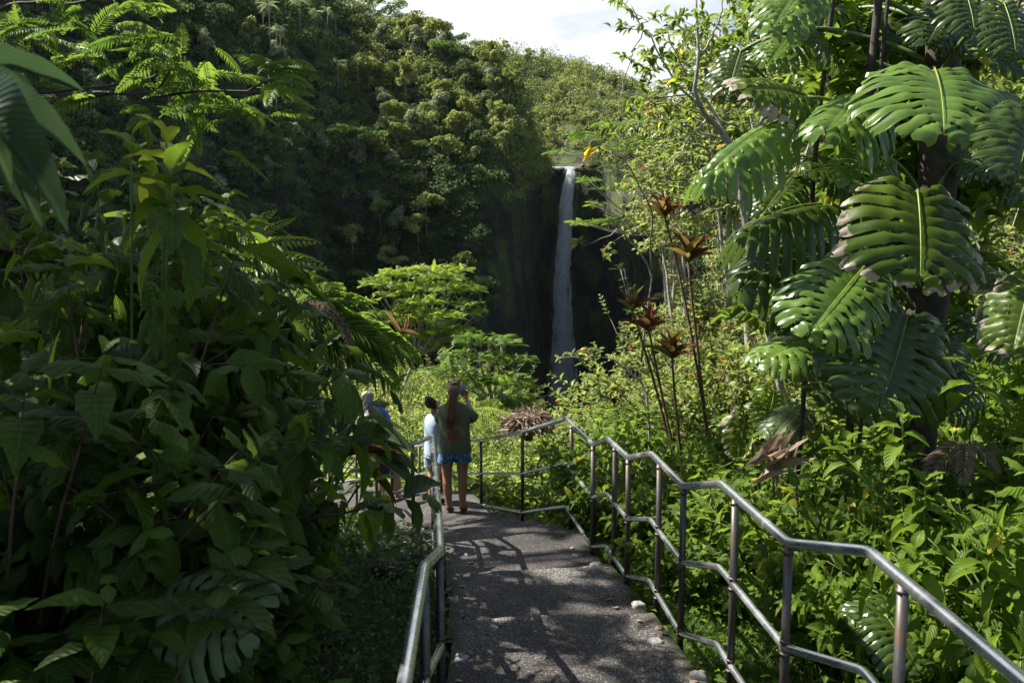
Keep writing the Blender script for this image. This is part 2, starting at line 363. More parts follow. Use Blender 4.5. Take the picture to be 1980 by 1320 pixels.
def handrail(name, label, nodes, posts, foots, hr=.43, br=.84, rad=.021):
    root = empty(name, nodes[0] - np.array([0, 0, .9])); base = np.array(root.location)
    tag(root, label, 'railing')
    NP = np.array(nodes)
    for nm, dz, r in (('top_rail', 0, rad), ('mid_rail', -hr, rad*.8), ('bottom_rail', -br, rad*.8)):
        P = NP.copy(); P[:, 2] += dz; Q = [P[0]]            # soften the bends
        for i in range(1, len(P)-1):
            a, b = P[i-1]-P[i], P[i+1]-P[i]; d = min(.028, .3*np.linalg.norm(a), .3*np.linalg.norm(b))
            Q += [P[i]+nrm(a)*d, P[i] + (nrm(a)+nrm(b))*d*.27, P[i]+nrm(b)*d]
        Q.append(P[-1]); gg = Geo(); gg.tube(np.array(Q)-base, r, 14); gg.build(nm, STEEL, root)
    def on(s):                                              # s = node index + fraction
        i = min(int(s), len(NP)-2); return NP[i] + (NP[i+1]-NP[i])*(s-i)
    for s in posts:
        q = on(s); zb = q[2]-.97
        gg = Geo(); gg.tube(np.array([[q[0], q[1], zb], [q[0]+.002, q[1], (zb+q[2])/2], [q[0], q[1], q[2]-.01]])-base, rad*.86, 12)
        for dz in (-.035, -hr-.026, -hr+.026, -br-.026, -br+.026):
            gg.tube(np.array([[q[0], q[1], q[2]+dz-.006], [q[0], q[1], q[2]+dz+.006]])-base, rad*1.02, 12)
        gg.build('post', STEELP, root)
    rr = rng(len(posts))
    for s, dx in foots:
        q = on(s) + np.array([dx, rr.uniform(-.05, .05), -.905]); gg = Geo()
        th = np.linspace(0, 2*math.pi, 13); ph = np.linspace(.02, 1.5, 5); w = 1+.18*np.sin(th*3+s*5)
        P = np.stack([np.outer(np.sin(ph), np.cos(th)*w)*.046, np.outer(np.sin(ph), np.sin(th)*w)*.04, np.outer(np.cos(ph), 1+0*th)*.022], -1)*(1+.15*np.sin(th*4+s*9))[None, :, None] + q - base
        P[-1, :, 2] -= .008
        gg.grid(P[:, ::-1]); gg.build('footing', CEM, root)
    return root
RN = level_pts([(2190, 1490, 2.27), (2060, 1385, 2.15), (1680, 1065, 2.15), (1525, 1050, 2.03), (1395, 935, 2.03), (1322, 940, 1.91), (1260, 877, 1.91), (1215, 885, 1.79), (1175, 848, 1.79), (1147, 860, 1.67), (1095, 809, 1.67), (1010, 835, 1.40), (930, 851, .85)])
RN += [np.array([-1.02, 11.15, .55]), np.array([-1.4, 11.75, .35]), np.array([-2.1, 12.7, .1]), np.array([-4.9, 15.1, -.1])]
RN.insert(0, np.array([RN[0][0]+.04, -.6, 2.27]))
handrail('handrail', 'long steel handrail right of the steps, curving round the bend', RN,
         [1.2, 2.75, 4.0, 4.75, 6.0, 6.72, 8.0, 8.62, 10.0, 10.78, 12.0, 13.0, 13.99, 14.99, 15.6],
         [(4.75, -.15), (6.0, -.13), (6.72, -.12), (8.0, -.12), (8.62, -.12), (10.0, -.12)])
LN = level_pts([(780, 1330, 2.03), (820, 1095, 2.03), (850, 1066, 1.91), (845, 958, 1.91), (844, 962, 1.79), (841, 900, 1.79), (840.5, 902, 1.67), (836, 843, 1.67), (797, 858, 1.42), (757, 872, 1.20), (727, 884, .95)])
LN.insert(0, np.array([LN[0][0]-.02, -.6, 2.2])); LN += [np.array([-2.1, 10.5, .62]), np.array([-3.0, 11.2, .3]), np.array([-5.6, 13.3, -.1])]
handrail('handrail', 'steel handrail left of the steps, turning down to the landing', LN,
         [1.05, 2.0, 3.05, 4.95, 6.9, 8.0, 9.0, 10.0, 11.0, 12.0, 12.5],
         [(2.9, .13), (4.05, .12), (5.0, .12), (6.0, .12), (7.0, .12)])
# ================================================================== far hillside, cliff and falls
def PY(py, Y): return W(990, py, Y)[2]
def colpt(px, py, Y): return W(px, py, Y)
HT = np.array([ # px, Ybase, Ylip, pylip, Yridge, pyridge
 (-900, 110, 128, 60, 165, -700), (-500, 125, 150, 100, 200, -420), (-150, 150, 180, 190, 250, -260), (150, 175, 215, 260, 300, -170), (400, 215, 262, 300, 350, -60),
 (560, 240, 285, 320, 385, -40), (660, 292, 318, 330, 420, 8), (720, 306, 328, 332, 424, 30), (800, 310, 328, 335, 415, 56), (900, 314, 323, 340, 400, 102), (960, 322, 327, 340, 392, 128), (1000, 305, 340, 335, 390, 172), (1020, 345, 368, 333, 398, 222), (1040, 400, 419, 331, 423, 290),
 (1055, 414, 428, 329, 434, 322),
 (1085, 421, 431, 331, 434, 329), (1110, 422, 431, 331, 434, 329), (1140, 420, 428, 325, 436, 318), (1170, 416, 424, 325, 440, 300), (1182, 400, 406, 330, 430, 290), (1215, 372, 378, 330, 430, 280), (1250, 350, 358, 325, 440, 270), (1320, 325, 335, 300, 440, 240), (1500, 300, 315, 270, 420, 200), (1800, 250, 275, 230, 350, 120), (2300, 190, 220, 150, 280, -50), (2900, 150, 180, 50, 230, -200)], float)
HT[HT[:, 0] < 1000, 1] *= .84
def hill_pt(px, v):
    """v 0 base .. 1 lip .. 2 ridge"""
    yb, yl, pl, yr, pr = [np.interp(px, HT[:, 0], HT[:, i]) for i in range(1, 6)]
    B = np.array([(px-990)/FPX*yb, yb, -95.0]); Lp = colpt(px, pl, yl); Rg = colpt(px, pr, yr)
    if v <= 1: q = B + (Lp-B)*v
    elif v <= 2: q = Lp + (Rg-Lp)*(v-1)
    else: q = Rg + np.array([0, 130*(v-2), -125*(v-2)])
    return q
def hill_norm(px, v):
    a = hill_pt(px+3, v)-hill_pt(px-3, v); b = hill_pt(px, v+.01)-hill_pt(px, v-.01); return nrm(np.cross(a, b))
cols = np.unique(np.concatenate([np.linspace(-900, 960, 90), np.linspace(960, 1330, 110), np.linspace(1330, 2900, 50)]))
vs = np.concatenate([np.linspace(0, 1, 60), np.linspace(1.02, 2, 30), [2.3, 3.0]])
P = np.array([[hill_pt(c, v) for v in vs] for c in cols])
rr = rng(11)
def fbm(x, y, z, s):
    o = 0; a = 1
    for k in range(4):
        f = s*2**k; o = o + a*np.sin(x*f+1.7*k+2*np.sin(z*f*.6+k))*np.cos(z*f*1.1+k*2.3+1.5*np.sin(y*f*.7)); a *= .55
    return o
nx = fbm(P[..., 0], P[..., 1], P[..., 2]*.35, .09); P[..., 1] += nx*3.0*np.clip(vs, .2, 1)[None]; P[..., 0] += fbm(P[..., 2], P[..., 0], P[..., 1], .07)*1.2
g = Geo(); g.grid(P)
CL, nt, N, L, p, out = newmat('mossy_basalt'); tcn = N.new('ShaderNodeTexCoord'); mp = N.new('ShaderNodeMapping'); mp.inputs['Scale'].default_value = (1, 1, .6); L.new(tcn.outputs['Object'], mp.inputs['Vector'])
n1 = noise(N, L, .085, 9, .66, mp.outputs[0]); n2 = noise(N, L, .35, 6, .7, mp.outputs[0])
rk = ramp(N, [(.3, (.008, .008, .011)), (.6, (.020, .018, .020)), (.8, (.045, .038, .034))]); L.new(n2.outputs['Fac'], rk.inputs['Fac'])
ms = ramp(N, [(.3, (.025, .045, .012)), (.7, (.12, .15, .03))]); L.new(n2.outputs['Fac'], ms.inputs['Fac'])
f = ramp(N, [(.45, (0, 0, 0)), (.56, (1, 1, 1))]); L.new(n1.outputs['Fac'], f.inputs['Fac'])
mx = N.new('ShaderNodeMix'); mx.data_type = 'RGBA'; L.new(f.outputs['Color'], mx.inputs['Factor']); L.new(rk.outputs['Color'], mx.inputs['A']); L.new(ms.outputs['Color'], mx.inputs['B'])
L.new(mx.outputs['Result'], p.inputs['Base Color']); p.inputs['Roughness'].default_value = .85
bp = N.new('ShaderNodeBump'); bp.inputs['Strength'].default_value = 1; bp.inputs['Distance'].default_value = 2.5; L.new(n2.outputs['Fac'], bp.inputs['Height']); L.new(bp.outputs[0], p.inputs['Normal'])
tag(g.build('hillside', CL), 'steep mossy basalt cliff and valley wall round the waterfall', kind='structure')
# hill behind the lip
RT = np.array([(700, 150), (860, 92), (960, 98), (1100, 122), (1180, 145), (1250, 180), (1350, 215), (1600, 180), (2000, 160)], float)
def back_pt(px, v):
    pr = np.interp(px, RT[:, 0], RT[:, 1]); A = colpt(px, 322, 436); A[2] += 0; B = colpt(px, pr, 620)
    q = A + (B-A)*min(v, 1.0); q[2] += 6*math.sin(px*.021+v*3)*v*(1-min(v, 1))*2
    if v > 1: q += np.array([0, 300*(v-1), -60*(v-1)])
    return q
P = np.array([[back_pt(c, v) for v in np.r_[np.linspace(0, 1, 24), 1.5]] for c in np.linspace(700, 2000, 90)])
g = Geo(); g.grid(P); tag(g.build('hill', CL), 'sunlit forested slope rising behind the lip of the waterfall', kind='structure')

# ---- stream bed rocks at the lip and the water
ROCK = plain('brown_rock', (.11, .085, .07), .8, var=.5, scale=.8)
def rock_geo(g, c, r, seed, flat=.6):
    rr = rng(seed); th = np.linspace(0, 2*math.pi, 11); ph = np.linspace(0, math.pi, 7); k = rr.uniform(-1, 1, (3, 3))
    d = np.stack([np.outer(np.sin(ph), np.cos(th)), np.outer(np.sin(ph), np.sin(th)), np.outer(np.cos(ph), 1+0*th)], -1)
    w = 1 + .22*np.sin(d@k[0]*3) + .15*np.sin(d@k[1]*6); q = d*w[..., None]*np.array([r, r, r*flat]); g.grid(q[:, ::-1]+np.asarray(c))
rr = rng(3)
for i, px in enumerate(np.linspace(1046, 1152, 15)):
    if 1090 < px < 1112: continue
    c = W(px, 329 + rr.uniform(-3, 3) + (0 if px < 1112 else -(px-1112)*.25), 430); g = Geo(); rock_geo(g, (0, 0, 0), rr.uniform(1.6, 3.0), i, .55)
    o = g.build('boulder', ROCK, smooth=False); o.location = c; tag(o, 'brown basalt boulder on the lip %s the waterfall' % ('left of' if px < 1100 else 'right of'), 'boulder', 'boulders along the lip of the falls')
def water_mat(name, dens, off):
    m, nt, N, L, p, out = newmat(name); uv = N.new('ShaderNodeUVMap'); mp = N.new('ShaderNodeMapping'); mp.inputs['Scale'].default_value = (11.0, 5.0, 1); L.new(uv.outputs[0], mp.inputs['Vector'])
    n1 = noise(N, L, 1.0, 7, .62, mp.outputs[0]); n1.inputs['Distortion'].default_value = .4
    sp = N.new('ShaderNodeSeparateXYZ'); L.new(uv.outputs[0], sp.inputs[0])
    ev = math_(N, L, 'SUBTRACT', 1, math_(N, L, 'MULTIPLY', math_(N, L, 'ABSOLUTE', math_(N, L, 'SUBTRACT', sp.outputs['Y'], .5)), 2.0))
    th = math_(N, L, 'ADD', math_(N, L, 'MULTIPLY', ev, 1.0), math_(N, L, 'MULTIPLY', math_(N, L, 'SUBTRACT', n1.outputs['Fac'], .5), 4.2))
    th = math_(N, L, 'SUBTRACT', th, math_(N, L, 'MULTIPLY', sp.outputs['X'], .2))
    al = math_(N, L, 'MULTIPLY', math_(N, L, 'ADD', th, off), dens, clamp=True)
    al = math_(N, L, 'MULTIPLY', al, math_(N, L, 'MULTIPLY', math_(N, L, 'SUBTRACT', 1.02, sp.outputs['X']), 9.0, clamp=True))
    df = N.new('ShaderNodeBsdfDiffuse'); df.inputs['Color'].default_value = (.93, .96, 1, 1); tl = N.new('ShaderNodeBsdfTranslucent'); tl.inputs['Color'].default_value = (.95, .96, .98, 1)
    m1 = N.new('ShaderNodeMixShader'); m1.inputs[0].default_value = .68; L.new(df.outputs[0], m1.inputs[1]); L.new(tl.outputs[0], m1.inputs[2])
    tp = N.new('ShaderNodeBsdfTransparent'); m2 = N.new('ShaderNodeMixShader'); L.new(al, m2.inputs[0]); L.new(tp.outputs[0], m2.inputs[1]); L.new(m1.outputs[0], m2.inputs[2]); L.new(m2.outputs[0], out.inputs['Surface'])
    return m
FW = np.array([(329, 1103, 12), (340, 1102, 18), (360, 1098, 22), (400, 1093, 24), (450, 1091, 24), (520, 1089, 30), (600, 1089, 34), (680, 1089, 42), (740, 1086, 56), (790, 1084, 66)], float)
root = empty('waterfall', (0, 0, 0)); tag(root, 'tall thin white waterfall dropping down the dark cliff', 'waterfall')
for lay, (dy, ws, nm, mt) in enumerate(((0, 1.0, 'main_stream', water_mat('falling_water', 1.9, .40)), (-1.6, 1.75, 'spray_veil', water_mat('falling_spray', .30, -.10)))):
    g = Geo(); pys = np.linspace(329, 790, 60); P = []; U = []
    for i, py in enumerate(pys):
        cx = np.interp(py, FW[:, 0], FW[:, 1]); w = np.interp(py, FW[:, 0], FW[:, 2])*ws*.55
        t = i/59.; row = []; ur = []; cx += 1.5*math.sin(t*9)
        for s_ in np.linspace(0, 1, 9):
            q = W(cx + (s_-.5)*w*2, py, 424.5+dy + 5 - 24*(1-math.exp(-t*7))); q[1] -= 3.0*math.sin(math.pi*s_); row.append(q); ur.append((t+.13*lay, s_))
        P.append(row); U.append(ur)
    g.grid(np.array(P), uv=np.array(U)); g.build(nm, mt, root)

# ------------------------------------------------------------------ far trees
FM = {
 'olive': leafmat('olive_crown', (.09, .125, .03), (.36, .40, .11), tf=.35, far=True, rough=.6, trans=1.6),
 'green': leafmat('green_crown', (.03, .060, .020), (.17, .225, .075), tf=.3, far=True, rough=.55, trans=1.6),
 'grey': leafmat('greygreen_crown', (.08, .11, .06), (.34, .38, .22), tf=.3, far=True, rough=.6, trans=1.5),
 'flat': leafmat('albizia_crown', (.05, .10, .025), (.19, .28, .07), tf=.35, far=True, rough=.6, trans=1.8),
 'pale': leafmat('pale_crown', (.12, .16, .04), (.38, .43, .15), tf=.35, far=True, rough=.55, trans=1.6),
 'palm': leafmat('palm_fronds', (.08, .12, .06), (.34, .42, .22), tf=.3, far=True, rough=.4, trans=1.6),
}
BARK = barkmat('pale_bark', (.12, .11, .09), (.30, .28, .24), .8); BARKD = barkmat('dark_bark', (.02, .016, .012), (.07, .055, .04), 10)
def crown_pts(r, lobes, n, shell=.75):
    C, Rr = lobes; w = (Rr[:, 0]*Rr[:, 1]); k = r.choice(len(C), n, p=w/w.sum())
    d = nrm(r.normal(size=(n, 3))); d[:, 2] = np.where(d[:, 2] < -.35, -d[:, 2], d[:, 2])
    rad = r.uniform(shell, 1.05, n)**1.0
    return C[k] + d*Rr[k]*rad[:, None], d, k
def far_tree(kind, seed, n=850, size=.8):
    r = rng(seed); h = {'olive': 11, 'green': 11, 'grey': 11, 'flat': 14, 'pale': 10, 'palm': 12}[kind]
    lf, tr = Geo(), Geo()
    if kind == 'palm':
        T = pinnate(13, .30, .05, .75, 70, .05, T_FAR, .6, .1, .25)
        m_ = 15; a = r.uniform(0, 6.28, m_); e = r.uniform(-.1, 1.1, m_)
        D = np.stack([np.cos(a)*np.cos(e), np.sin(a)*np.cos(e), np.sin(e)], 1); lf.stamp(T, frames(D, np.tile([0, 0, 1.0], (m_, 1)) + .01, 3.4, 3.4, 3.4), np.tile([0, 0, h], (m_, 1)), r.uniform(0, 1, m_))
        tr.tube([[0, 0, -2], [.1, 0, h*.5], [0, 0, h]], [.2, .16, .13], 5)
        return lf, tr
    if kind == 'flat':
        nl = 9; C = np.c_[r.uniform(-6, 6, (nl, 2)), h + r.uniform(-2.8, 0, nl)]; C[:, 2] -= .05*(C[:, 0]**2+C[:, 1]**2); Rr = np.c_[r.uniform(2.4, 3.6, (nl, 2)), r.uniform(.7, 1.1, nl)]
    elif kind in ('olive', 'pale'):
        nl = 12; C = np.c_[r.normal(0, 1.9, (nl, 2)), r.uniform(5, h, nl)]; C[:, :2] *= (1.25-(C[:, 2:]-5)/(h-5)*.7); Rr = np.c_[r.uniform(1.1, 2.0, (nl, 2)), r.uniform(1.0, 1.6, nl)]
    elif kind == 'grey':
        nl = 9; C = np.c_[r.normal(0, 1.3, (nl, 2)), r.uniform(4, h-1, nl)]; Rr = np.c_[r.uniform(1.4, 2.2, (nl, 2)), r.uniform(1.5, 2.4, nl)]
    else:
        nl = 11; C = np.c_[r.normal(0, 2.1, (nl, 2)), r.uniform(3.5, h-1, nl)]; Rr = np.c_[r.uniform(1.6, 2.6, (nl, 2)), r.uniform(1.2, 1.9, nl)]
    P, d, k = crown_pts(r, (C, Rr), n)
    Nn = nrm(d*1.2 + r.normal(0, .38, (n, 3)) + [0, 0, .3]); D = np.cross(Nn, r.normal(size=(n, 3)))
    s = size*r.uniform(.55, 1.15, n)
    lf.stamp(T_FAR, frames(D, Nn, s, s*.75), P, np.clip(r.uniform(0, .7, n) + r.uniform(-.15, .3, nl)[k], 0, .94))
    top = C.mean(0)
    tr.tube([[0, 0, -2], [r.normal(0, .2), r.normal(0, .2), h*.35], [top[0]*.5, top[1]*.5, h*.6]], [.28, .2, .14], 5)
    for j in range(min(nl, 6)):
        tr.tube([[top[0]*.4, top[1]*.4, h*(.35 if kind != 'flat' else .5)], C[j]*[.6, .6, .85], C[j]], [.13, .09, .04], 4)
    return lf, tr
PROTO = {}
for kind, cnt in (('olive', 3), ('green', 3), ('grey', 2), ('flat', 2), ('pale', 2), ('palm', 1)):
    for s in range(cnt):
        lf, tr = far_tree(kind, 100+s*7+len(kind), n=1000, size=.95)
        PROTO.setdefault(kind, []).append((lf.mesh('crown', FM[kind], False), tr.mesh('trunk', BARK)))
KN = {'olive': ('forest_tree', 'olive green tree with a clumpy crown'), 'green': ('forest_tree', 'dark green bushy tree'), 'grey': ('forest_tree', 'grey-green upright tree'),
      'flat': ('umbrella_tree', 'flat-topped green tree'), 'pale': ('forest_tree', 'pale leaved tree with sunlit clumps'), 'palm': ('palm_tree', 'slender palm with drooping fronds')}
def far_place(kind, q, s, where, r):
    if 8 < q[0] < 42 and 424 < q[1] < 456: return
    nm, lb = KN[kind]; cm, tm = PROTO[kind][r.integers(len(PROTO[kind]))]
    e = empty(nm, q, r.uniform(0, 6.28)); e.scale = (s*r.uniform(.85, 1.15), s*r.uniform(.85, 1.15), s*r.uniform(.85, 1.2))
    link('crown', cm, e); link('trunk', tm, e)
    tag(e, lb + ' ' + where, 'palm' if kind == 'palm' else 'tree', 'flat-topped trees on the crest' if 'crest' in where else lb.split(' with')[0] + 's ' + where)
r = rng(77)
ORD = ['first', 'second', 'third', 'fourth', 'fifth', 'sixth', 'seventh', 'eighth', 'ninth', 'tenth', 'eleventh', 'twelfth', 'thirteenth']; CX = [640, 665, 690, 715, 740, 765, 790, 815, 835, 858, 885, 935, 965]
# crest and hand-placed trees: (kind, px, py of the foot, Y or None, scale)
for (kind, px, py, s) in [('flat', 665, 38, 1.1), ('flat', 715, 48, 1.1), ('flat', 765, 58, 1.15), ('flat', 815, 75, 1.1), ('flat', 858, 92, 1.0), ('flat', 740, 60, .9), ('flat', 790, 70, 1.0), ('flat', 690, 50, .9), ('flat', 935, 125, .95), ('flat', 885, 105, .9), ('flat', 640, 25, 1.1), ('flat', 965, 135, .6), ('flat', 835, 85, 1.0)]:
    Y = np.interp(px, HT[:, 0], HT[:, 4]) + 6; far_place(kind, W(px, py+6, Y), s, 'on the crest, '+ORD[int(np.searchsorted(CX, px))]+' from the left', r)
def zone(px, v):
    if v > 1.75: return 'along the ridge of the valley wall'
    if px < 400: return 'high on the wall behind the feathery branches' if v > 1 else 'low on the shaded wall behind the thicket'
    if px < 700: return 'on the slope left of the flat-topped grove' if v > 1 else 'low on the slope behind the feathery sapling'
    if px < 900: return 'on the spur below the flat-topped grove' if v > 1 else 'on the dark wall above the feathery sapling'
    if px < 1090: return 'just left of the lip of the waterfall' if v > 1 else 'on the dark cliff left of the waterfall'
    return 'right of the falls behind the thin-leaved tree'
cnt = 0
for i in range(1500):                       # individual trees
    if cnt >= 190: break
    px = r.uniform(120, 1090) if r.random() < .9 else r.uniform(1130, 1500); v = r.uniform(.12, 1.97)
    if px > 930 and v < .97 and px < 1180: continue
    if px > 1000 and .97 < v < 1.75 and px < 1150: continue
    if 1175 < px < 1260 and .3 < v < .95: continue
    q = hill_pt(px, v); 
    sunny = v > 1.15
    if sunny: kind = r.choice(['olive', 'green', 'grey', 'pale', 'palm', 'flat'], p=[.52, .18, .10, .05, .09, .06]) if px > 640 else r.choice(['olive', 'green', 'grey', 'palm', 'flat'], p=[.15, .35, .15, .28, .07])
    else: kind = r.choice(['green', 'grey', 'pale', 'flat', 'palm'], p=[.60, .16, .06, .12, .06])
    s = (q[1]/350)**.7*r.uniform(.65, 1.5) if kind != 'palm' else q[1]/350*r.uniform(.7, .95)
    if kind in ('pale', 'olive') and not sunny: q = q + [0, -5, 2]
    far_place(str(kind), q - [0, 0, 1.5], s, zone(px, v), r); cnt += 1
for i in range(42):
    px = r.uniform(930, 1420); v = r.uniform(.1, .98)**.8; v = max(v, .3) if 1050 < px < 1160 else v; kind = r.choice(['olive', 'green', 'grey', 'pale'], p=[.5, .15, .15, .2])
    far_place(str(kind), back_pt(px, v), r.uniform(.7, 1.0), 'on the hill behind the lip of the falls', r)
for i in range(36):                         # big sunlit crowns on the spur
    px = r.uniform(670, 1000); v = r.uniform(1.05, 1.9) if i < 26 else r.uniform(.55, 1.05); far_place(str(r.choice(['olive', 'pale', 'grey'], p=[.72, .10, .18])), hill_pt(px, v) + [0, -3, 0], r.uniform(.95, 1.5), zone(px, v), r)
for i in range(16):
    px = r.uniform(470, 720); v = r.uniform(1.15, 1.9); far_place('palm', hill_pt(px, v) + [0, -4, 2], r.uniform(.95, 1.3), zone(px, v), r)
# the rest of the far forest: one mass
def mass(pts, sizes, kindmat, name, label, per=150, leaf=1.1, seed=1, tall=1.0):
    r = rng(seed); n = len(pts)*per; k = np.repeat(np.arange(len(pts)), per); d = nrm(r.normal(size=(n, 3))); d[:, 2] = np.abs(d[:, 2])*1.0-.15
    sub = r.integers(0, 5, n); off = r.normal(0, .45, (len(pts), 5, 3)); off[..., 2] *= .6
    c = pts[k] + off[k, sub]*sizes[k][:, None]; P = c + d*sizes[k][:, None]*np.array([.62, .62, .62*tall])*r.uniform(.8, 1.05, n)[:, None]
    Nn = nrm(d*1.2 + r.normal(0, .4, (n, 3)) + [0, 0, .25]); D = np.cross(Nn, r.normal(size=(n, 3))); s = leaf*r.uniform(.5, 1.15, n)*np.clip(sizes[k]/4, .5, 1.3)
    g = Geo(); g.stamp(T_FAR, frames(D, Nn, s, s*.75), P, np.clip(r.uniform(0, .6, n) + r.uniform(-.2, .35, len(pts))[k], 0, .94))
    return tag(g.build(name, kindmat, None, False), label, kind='stuff')
pts = []; pts2 = []; ptc = []; lip0 = [hill_pt(r.uniform(975, 1055), r.uniform(.9, 2.0)) for _ in range(160)]
for i in range(7000):
    px = r.uniform(-60, 1120) if r.random() < .75 else r.uniform(1120, 2300); v = r.uniform(.02, 2.0) if r.random() < .75 else r.uniform(.3, 1)
    if 930 < px < 1182 and v < .97: 
        if r.random() < .9: ptc.append(hill_pt(px, v) + [0, -1, 0])
        continue
    if 1052 < px < 1150 and v > .985: continue
    if 1010 < px <= 1052 and v > .985: lip0.append(hill_pt(px, v)); continue
    if 1178 < px < 1240 and .3 < v < .95 and r.random() < .7: continue
    q = hill_pt(px, v) + [r.normal(0, 1), r.normal(0, 1), 1.5]
    (pts2 if (v > 1.1 and px > 560 and r.random() < .4) else pts).append(q)
for i in range(800):
    px = r.uniform(900, 1500); q = back_pt(px, r.uniform(.14 if 1050 < px < 1160 else 0, 1.0)) + [0, 0, 2]; (pts2 if r.random() < .7 else pts).append(q)
lip = [back_pt(r.uniform(1000, 1170), r.uniform(.01, .2)) for _ in range(110)] + [hill_pt(r.uniform(1008, 1092), r.uniform(1.02, 2.0)) for _ in range(70)] + [hill_pt(r.uniform(1112, 1180), r.uniform(1.02, 2.0)) for _ in range(50)]
ptc += [hill_pt(r.uniform(935, 1180), r.uniform(.15, .99)) for _ in range(420)]
pts, pts2, ptc, lip, lip0 = map(np.array, (pts, pts2, ptc, lip, lip0))
mass(lip0, r.uniform(3.0, 5.5, len(lip0)), FM['olive'], 'forest', 'olive green forest on the right flank of the spur beside the falls', 150, 1.0, 19)
mass(lip, r.uniform(1.0, 2.4, len(lip)), FM['olive'], 'shrubbery', 'low sunlit shrubs crowding the lip of the waterfall', 70, .8, 9)
FM['shade'] = leafmat('shade_toned_forest', (.020, .042, .014), (.085, .120, .035), tf=.25, far=True, rough=.6, trans=1.6)  # darkened green crown: the shade of the valley walls is put into its colour
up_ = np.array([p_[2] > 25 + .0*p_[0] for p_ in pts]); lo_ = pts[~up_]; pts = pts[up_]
mass(lo_, lo_[:, 1]/350*(2.2+4.6*rng(6).uniform(0, 1, len(lo_))**2), FM['shade'], 'forest', 'far forest on the lower valley walls, coloured dark for its shade', 130, 1.15, 4)
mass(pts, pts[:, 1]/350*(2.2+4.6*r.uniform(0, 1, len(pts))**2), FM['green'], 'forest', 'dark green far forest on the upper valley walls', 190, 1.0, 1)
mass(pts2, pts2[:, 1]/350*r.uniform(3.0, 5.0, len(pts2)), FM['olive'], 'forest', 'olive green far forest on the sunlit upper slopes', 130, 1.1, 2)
mass(ptc, r.uniform(1.0, 3.2, len(ptc)), FM['shade'], 'cliff_shrubbery', 'ferns and shrubs hanging on the cliff around the waterfall', 60, .8, 3, 1.6)
# ================================================================== NEAR VEGETATION
M = {
 'thicket': leafmat('thicket_leaf', (.022, .048, .006), (.064, .120, .010), tf=.40, veins=7, vein_col=(.11, .16, .035), rough=.46, spec=.2),
 'quilt': leafmat('quilted_leaf', (.020, .045, .008), (.058, .108, .014), tf=.34, veins=16, vein_col=(.03, .06, .02), rough=.44, spec=.24, vein_amp=.9),
 'mid': leafmat('glossy_leaf', (.042, .088, .008), (.125, .20, .016), tf=.42, veins=8, vein_col=(.16, .24, .06), rough=.42, spec=.24, yellow=(.40, .36, .03)),
 'bright': leafmat('bright_leaf', (.05, .09, .018), (.19, .25, .05), tf=.42, rough=.42, yellow=(.42, .20, .04)),
 'glow': leafmat('glowing_leaf', (.10, .16, .012), (.26, .30, .02), tf=.5, rough=.45, veins=8, vein_col=(.34, .36, .05)),
 'lime': leafmat('lime_leaf', (.05, .09, .020), (.24, .31, .06), tf=.38, rough=.42, yellow=(.42, .38, .14)),
 'orange': leafmat('orange_leaf', (.05, .09, .02), (.20, .24, .06), tf=.40, rough=.42, yellow=(.48, .17, .03)),
 'feather': leafmat('feather_leaf', (.04, .09, .012), (.12, .20, .025), tf=.42, rough=.5, yellow=(.40, .36, .03)),
 'featherlime': leafmat('feather_lime_leaf', (.08, .14, .012), (.20, .28, .03), tf=.45, rough=.5),
 'fern': leafmat('fern_leaf', (.06, .10, .012), (.18, .24, .03), tf=.42, rough=.45),
 'darkfern': leafmat('dark_fern_leaf', (.02, .05, .010), (.05, .10, .018), tf=.35, rough=.5),
 'ginger': leafmat('ginger_leaf', (.05, .085, .035), (.12, .17, .08), tf=.25, rough=.30, veins=30, vein_col=(.15, .21, .10), vein_amp=.15),
 'broad': leafmat('broad_leaf', (.02, .05, .018), (.05, .09, .035), tf=.25, rough=.28, veins=22, vein_col=(.07, .12, .05), vein_amp=.2),
 'ti': leafmat('ti_leaf', (.09, .030, .016), (.13, .115, .026), tf=.32, rough=.35, veins=10, vein_col=(.16, .03, .02), vein_amp=.2),
 'dry': leafmat('dry_leaf', (.12, .08, .05), (.34, .27, .20), tf=.2, rough=.8),
 'dryorange': leafmat('dry_orange_leaf', (.14, .085, .03), (.30, .19, .08), tf=.2, rough=.7),
 'grass': leafmat('grass_blade', (.04, .10, .010), (.11, .20, .025), tf=.4, rough=.5),
 'cover': leafmat('cover_leaf', (.02, .05, .010), (.07, .13, .022), tf=.35, rough=.5),
}
WOODR = barkmat('reddish_stem', (.05, .03, .015), (.14, .07, .04), 30); WOODP = barkmat('pale_stem', (.16, .14, .11), (.42, .38, .32), 14)
GSTEM = plain('green_stem', (.09, .14, .03), .5)

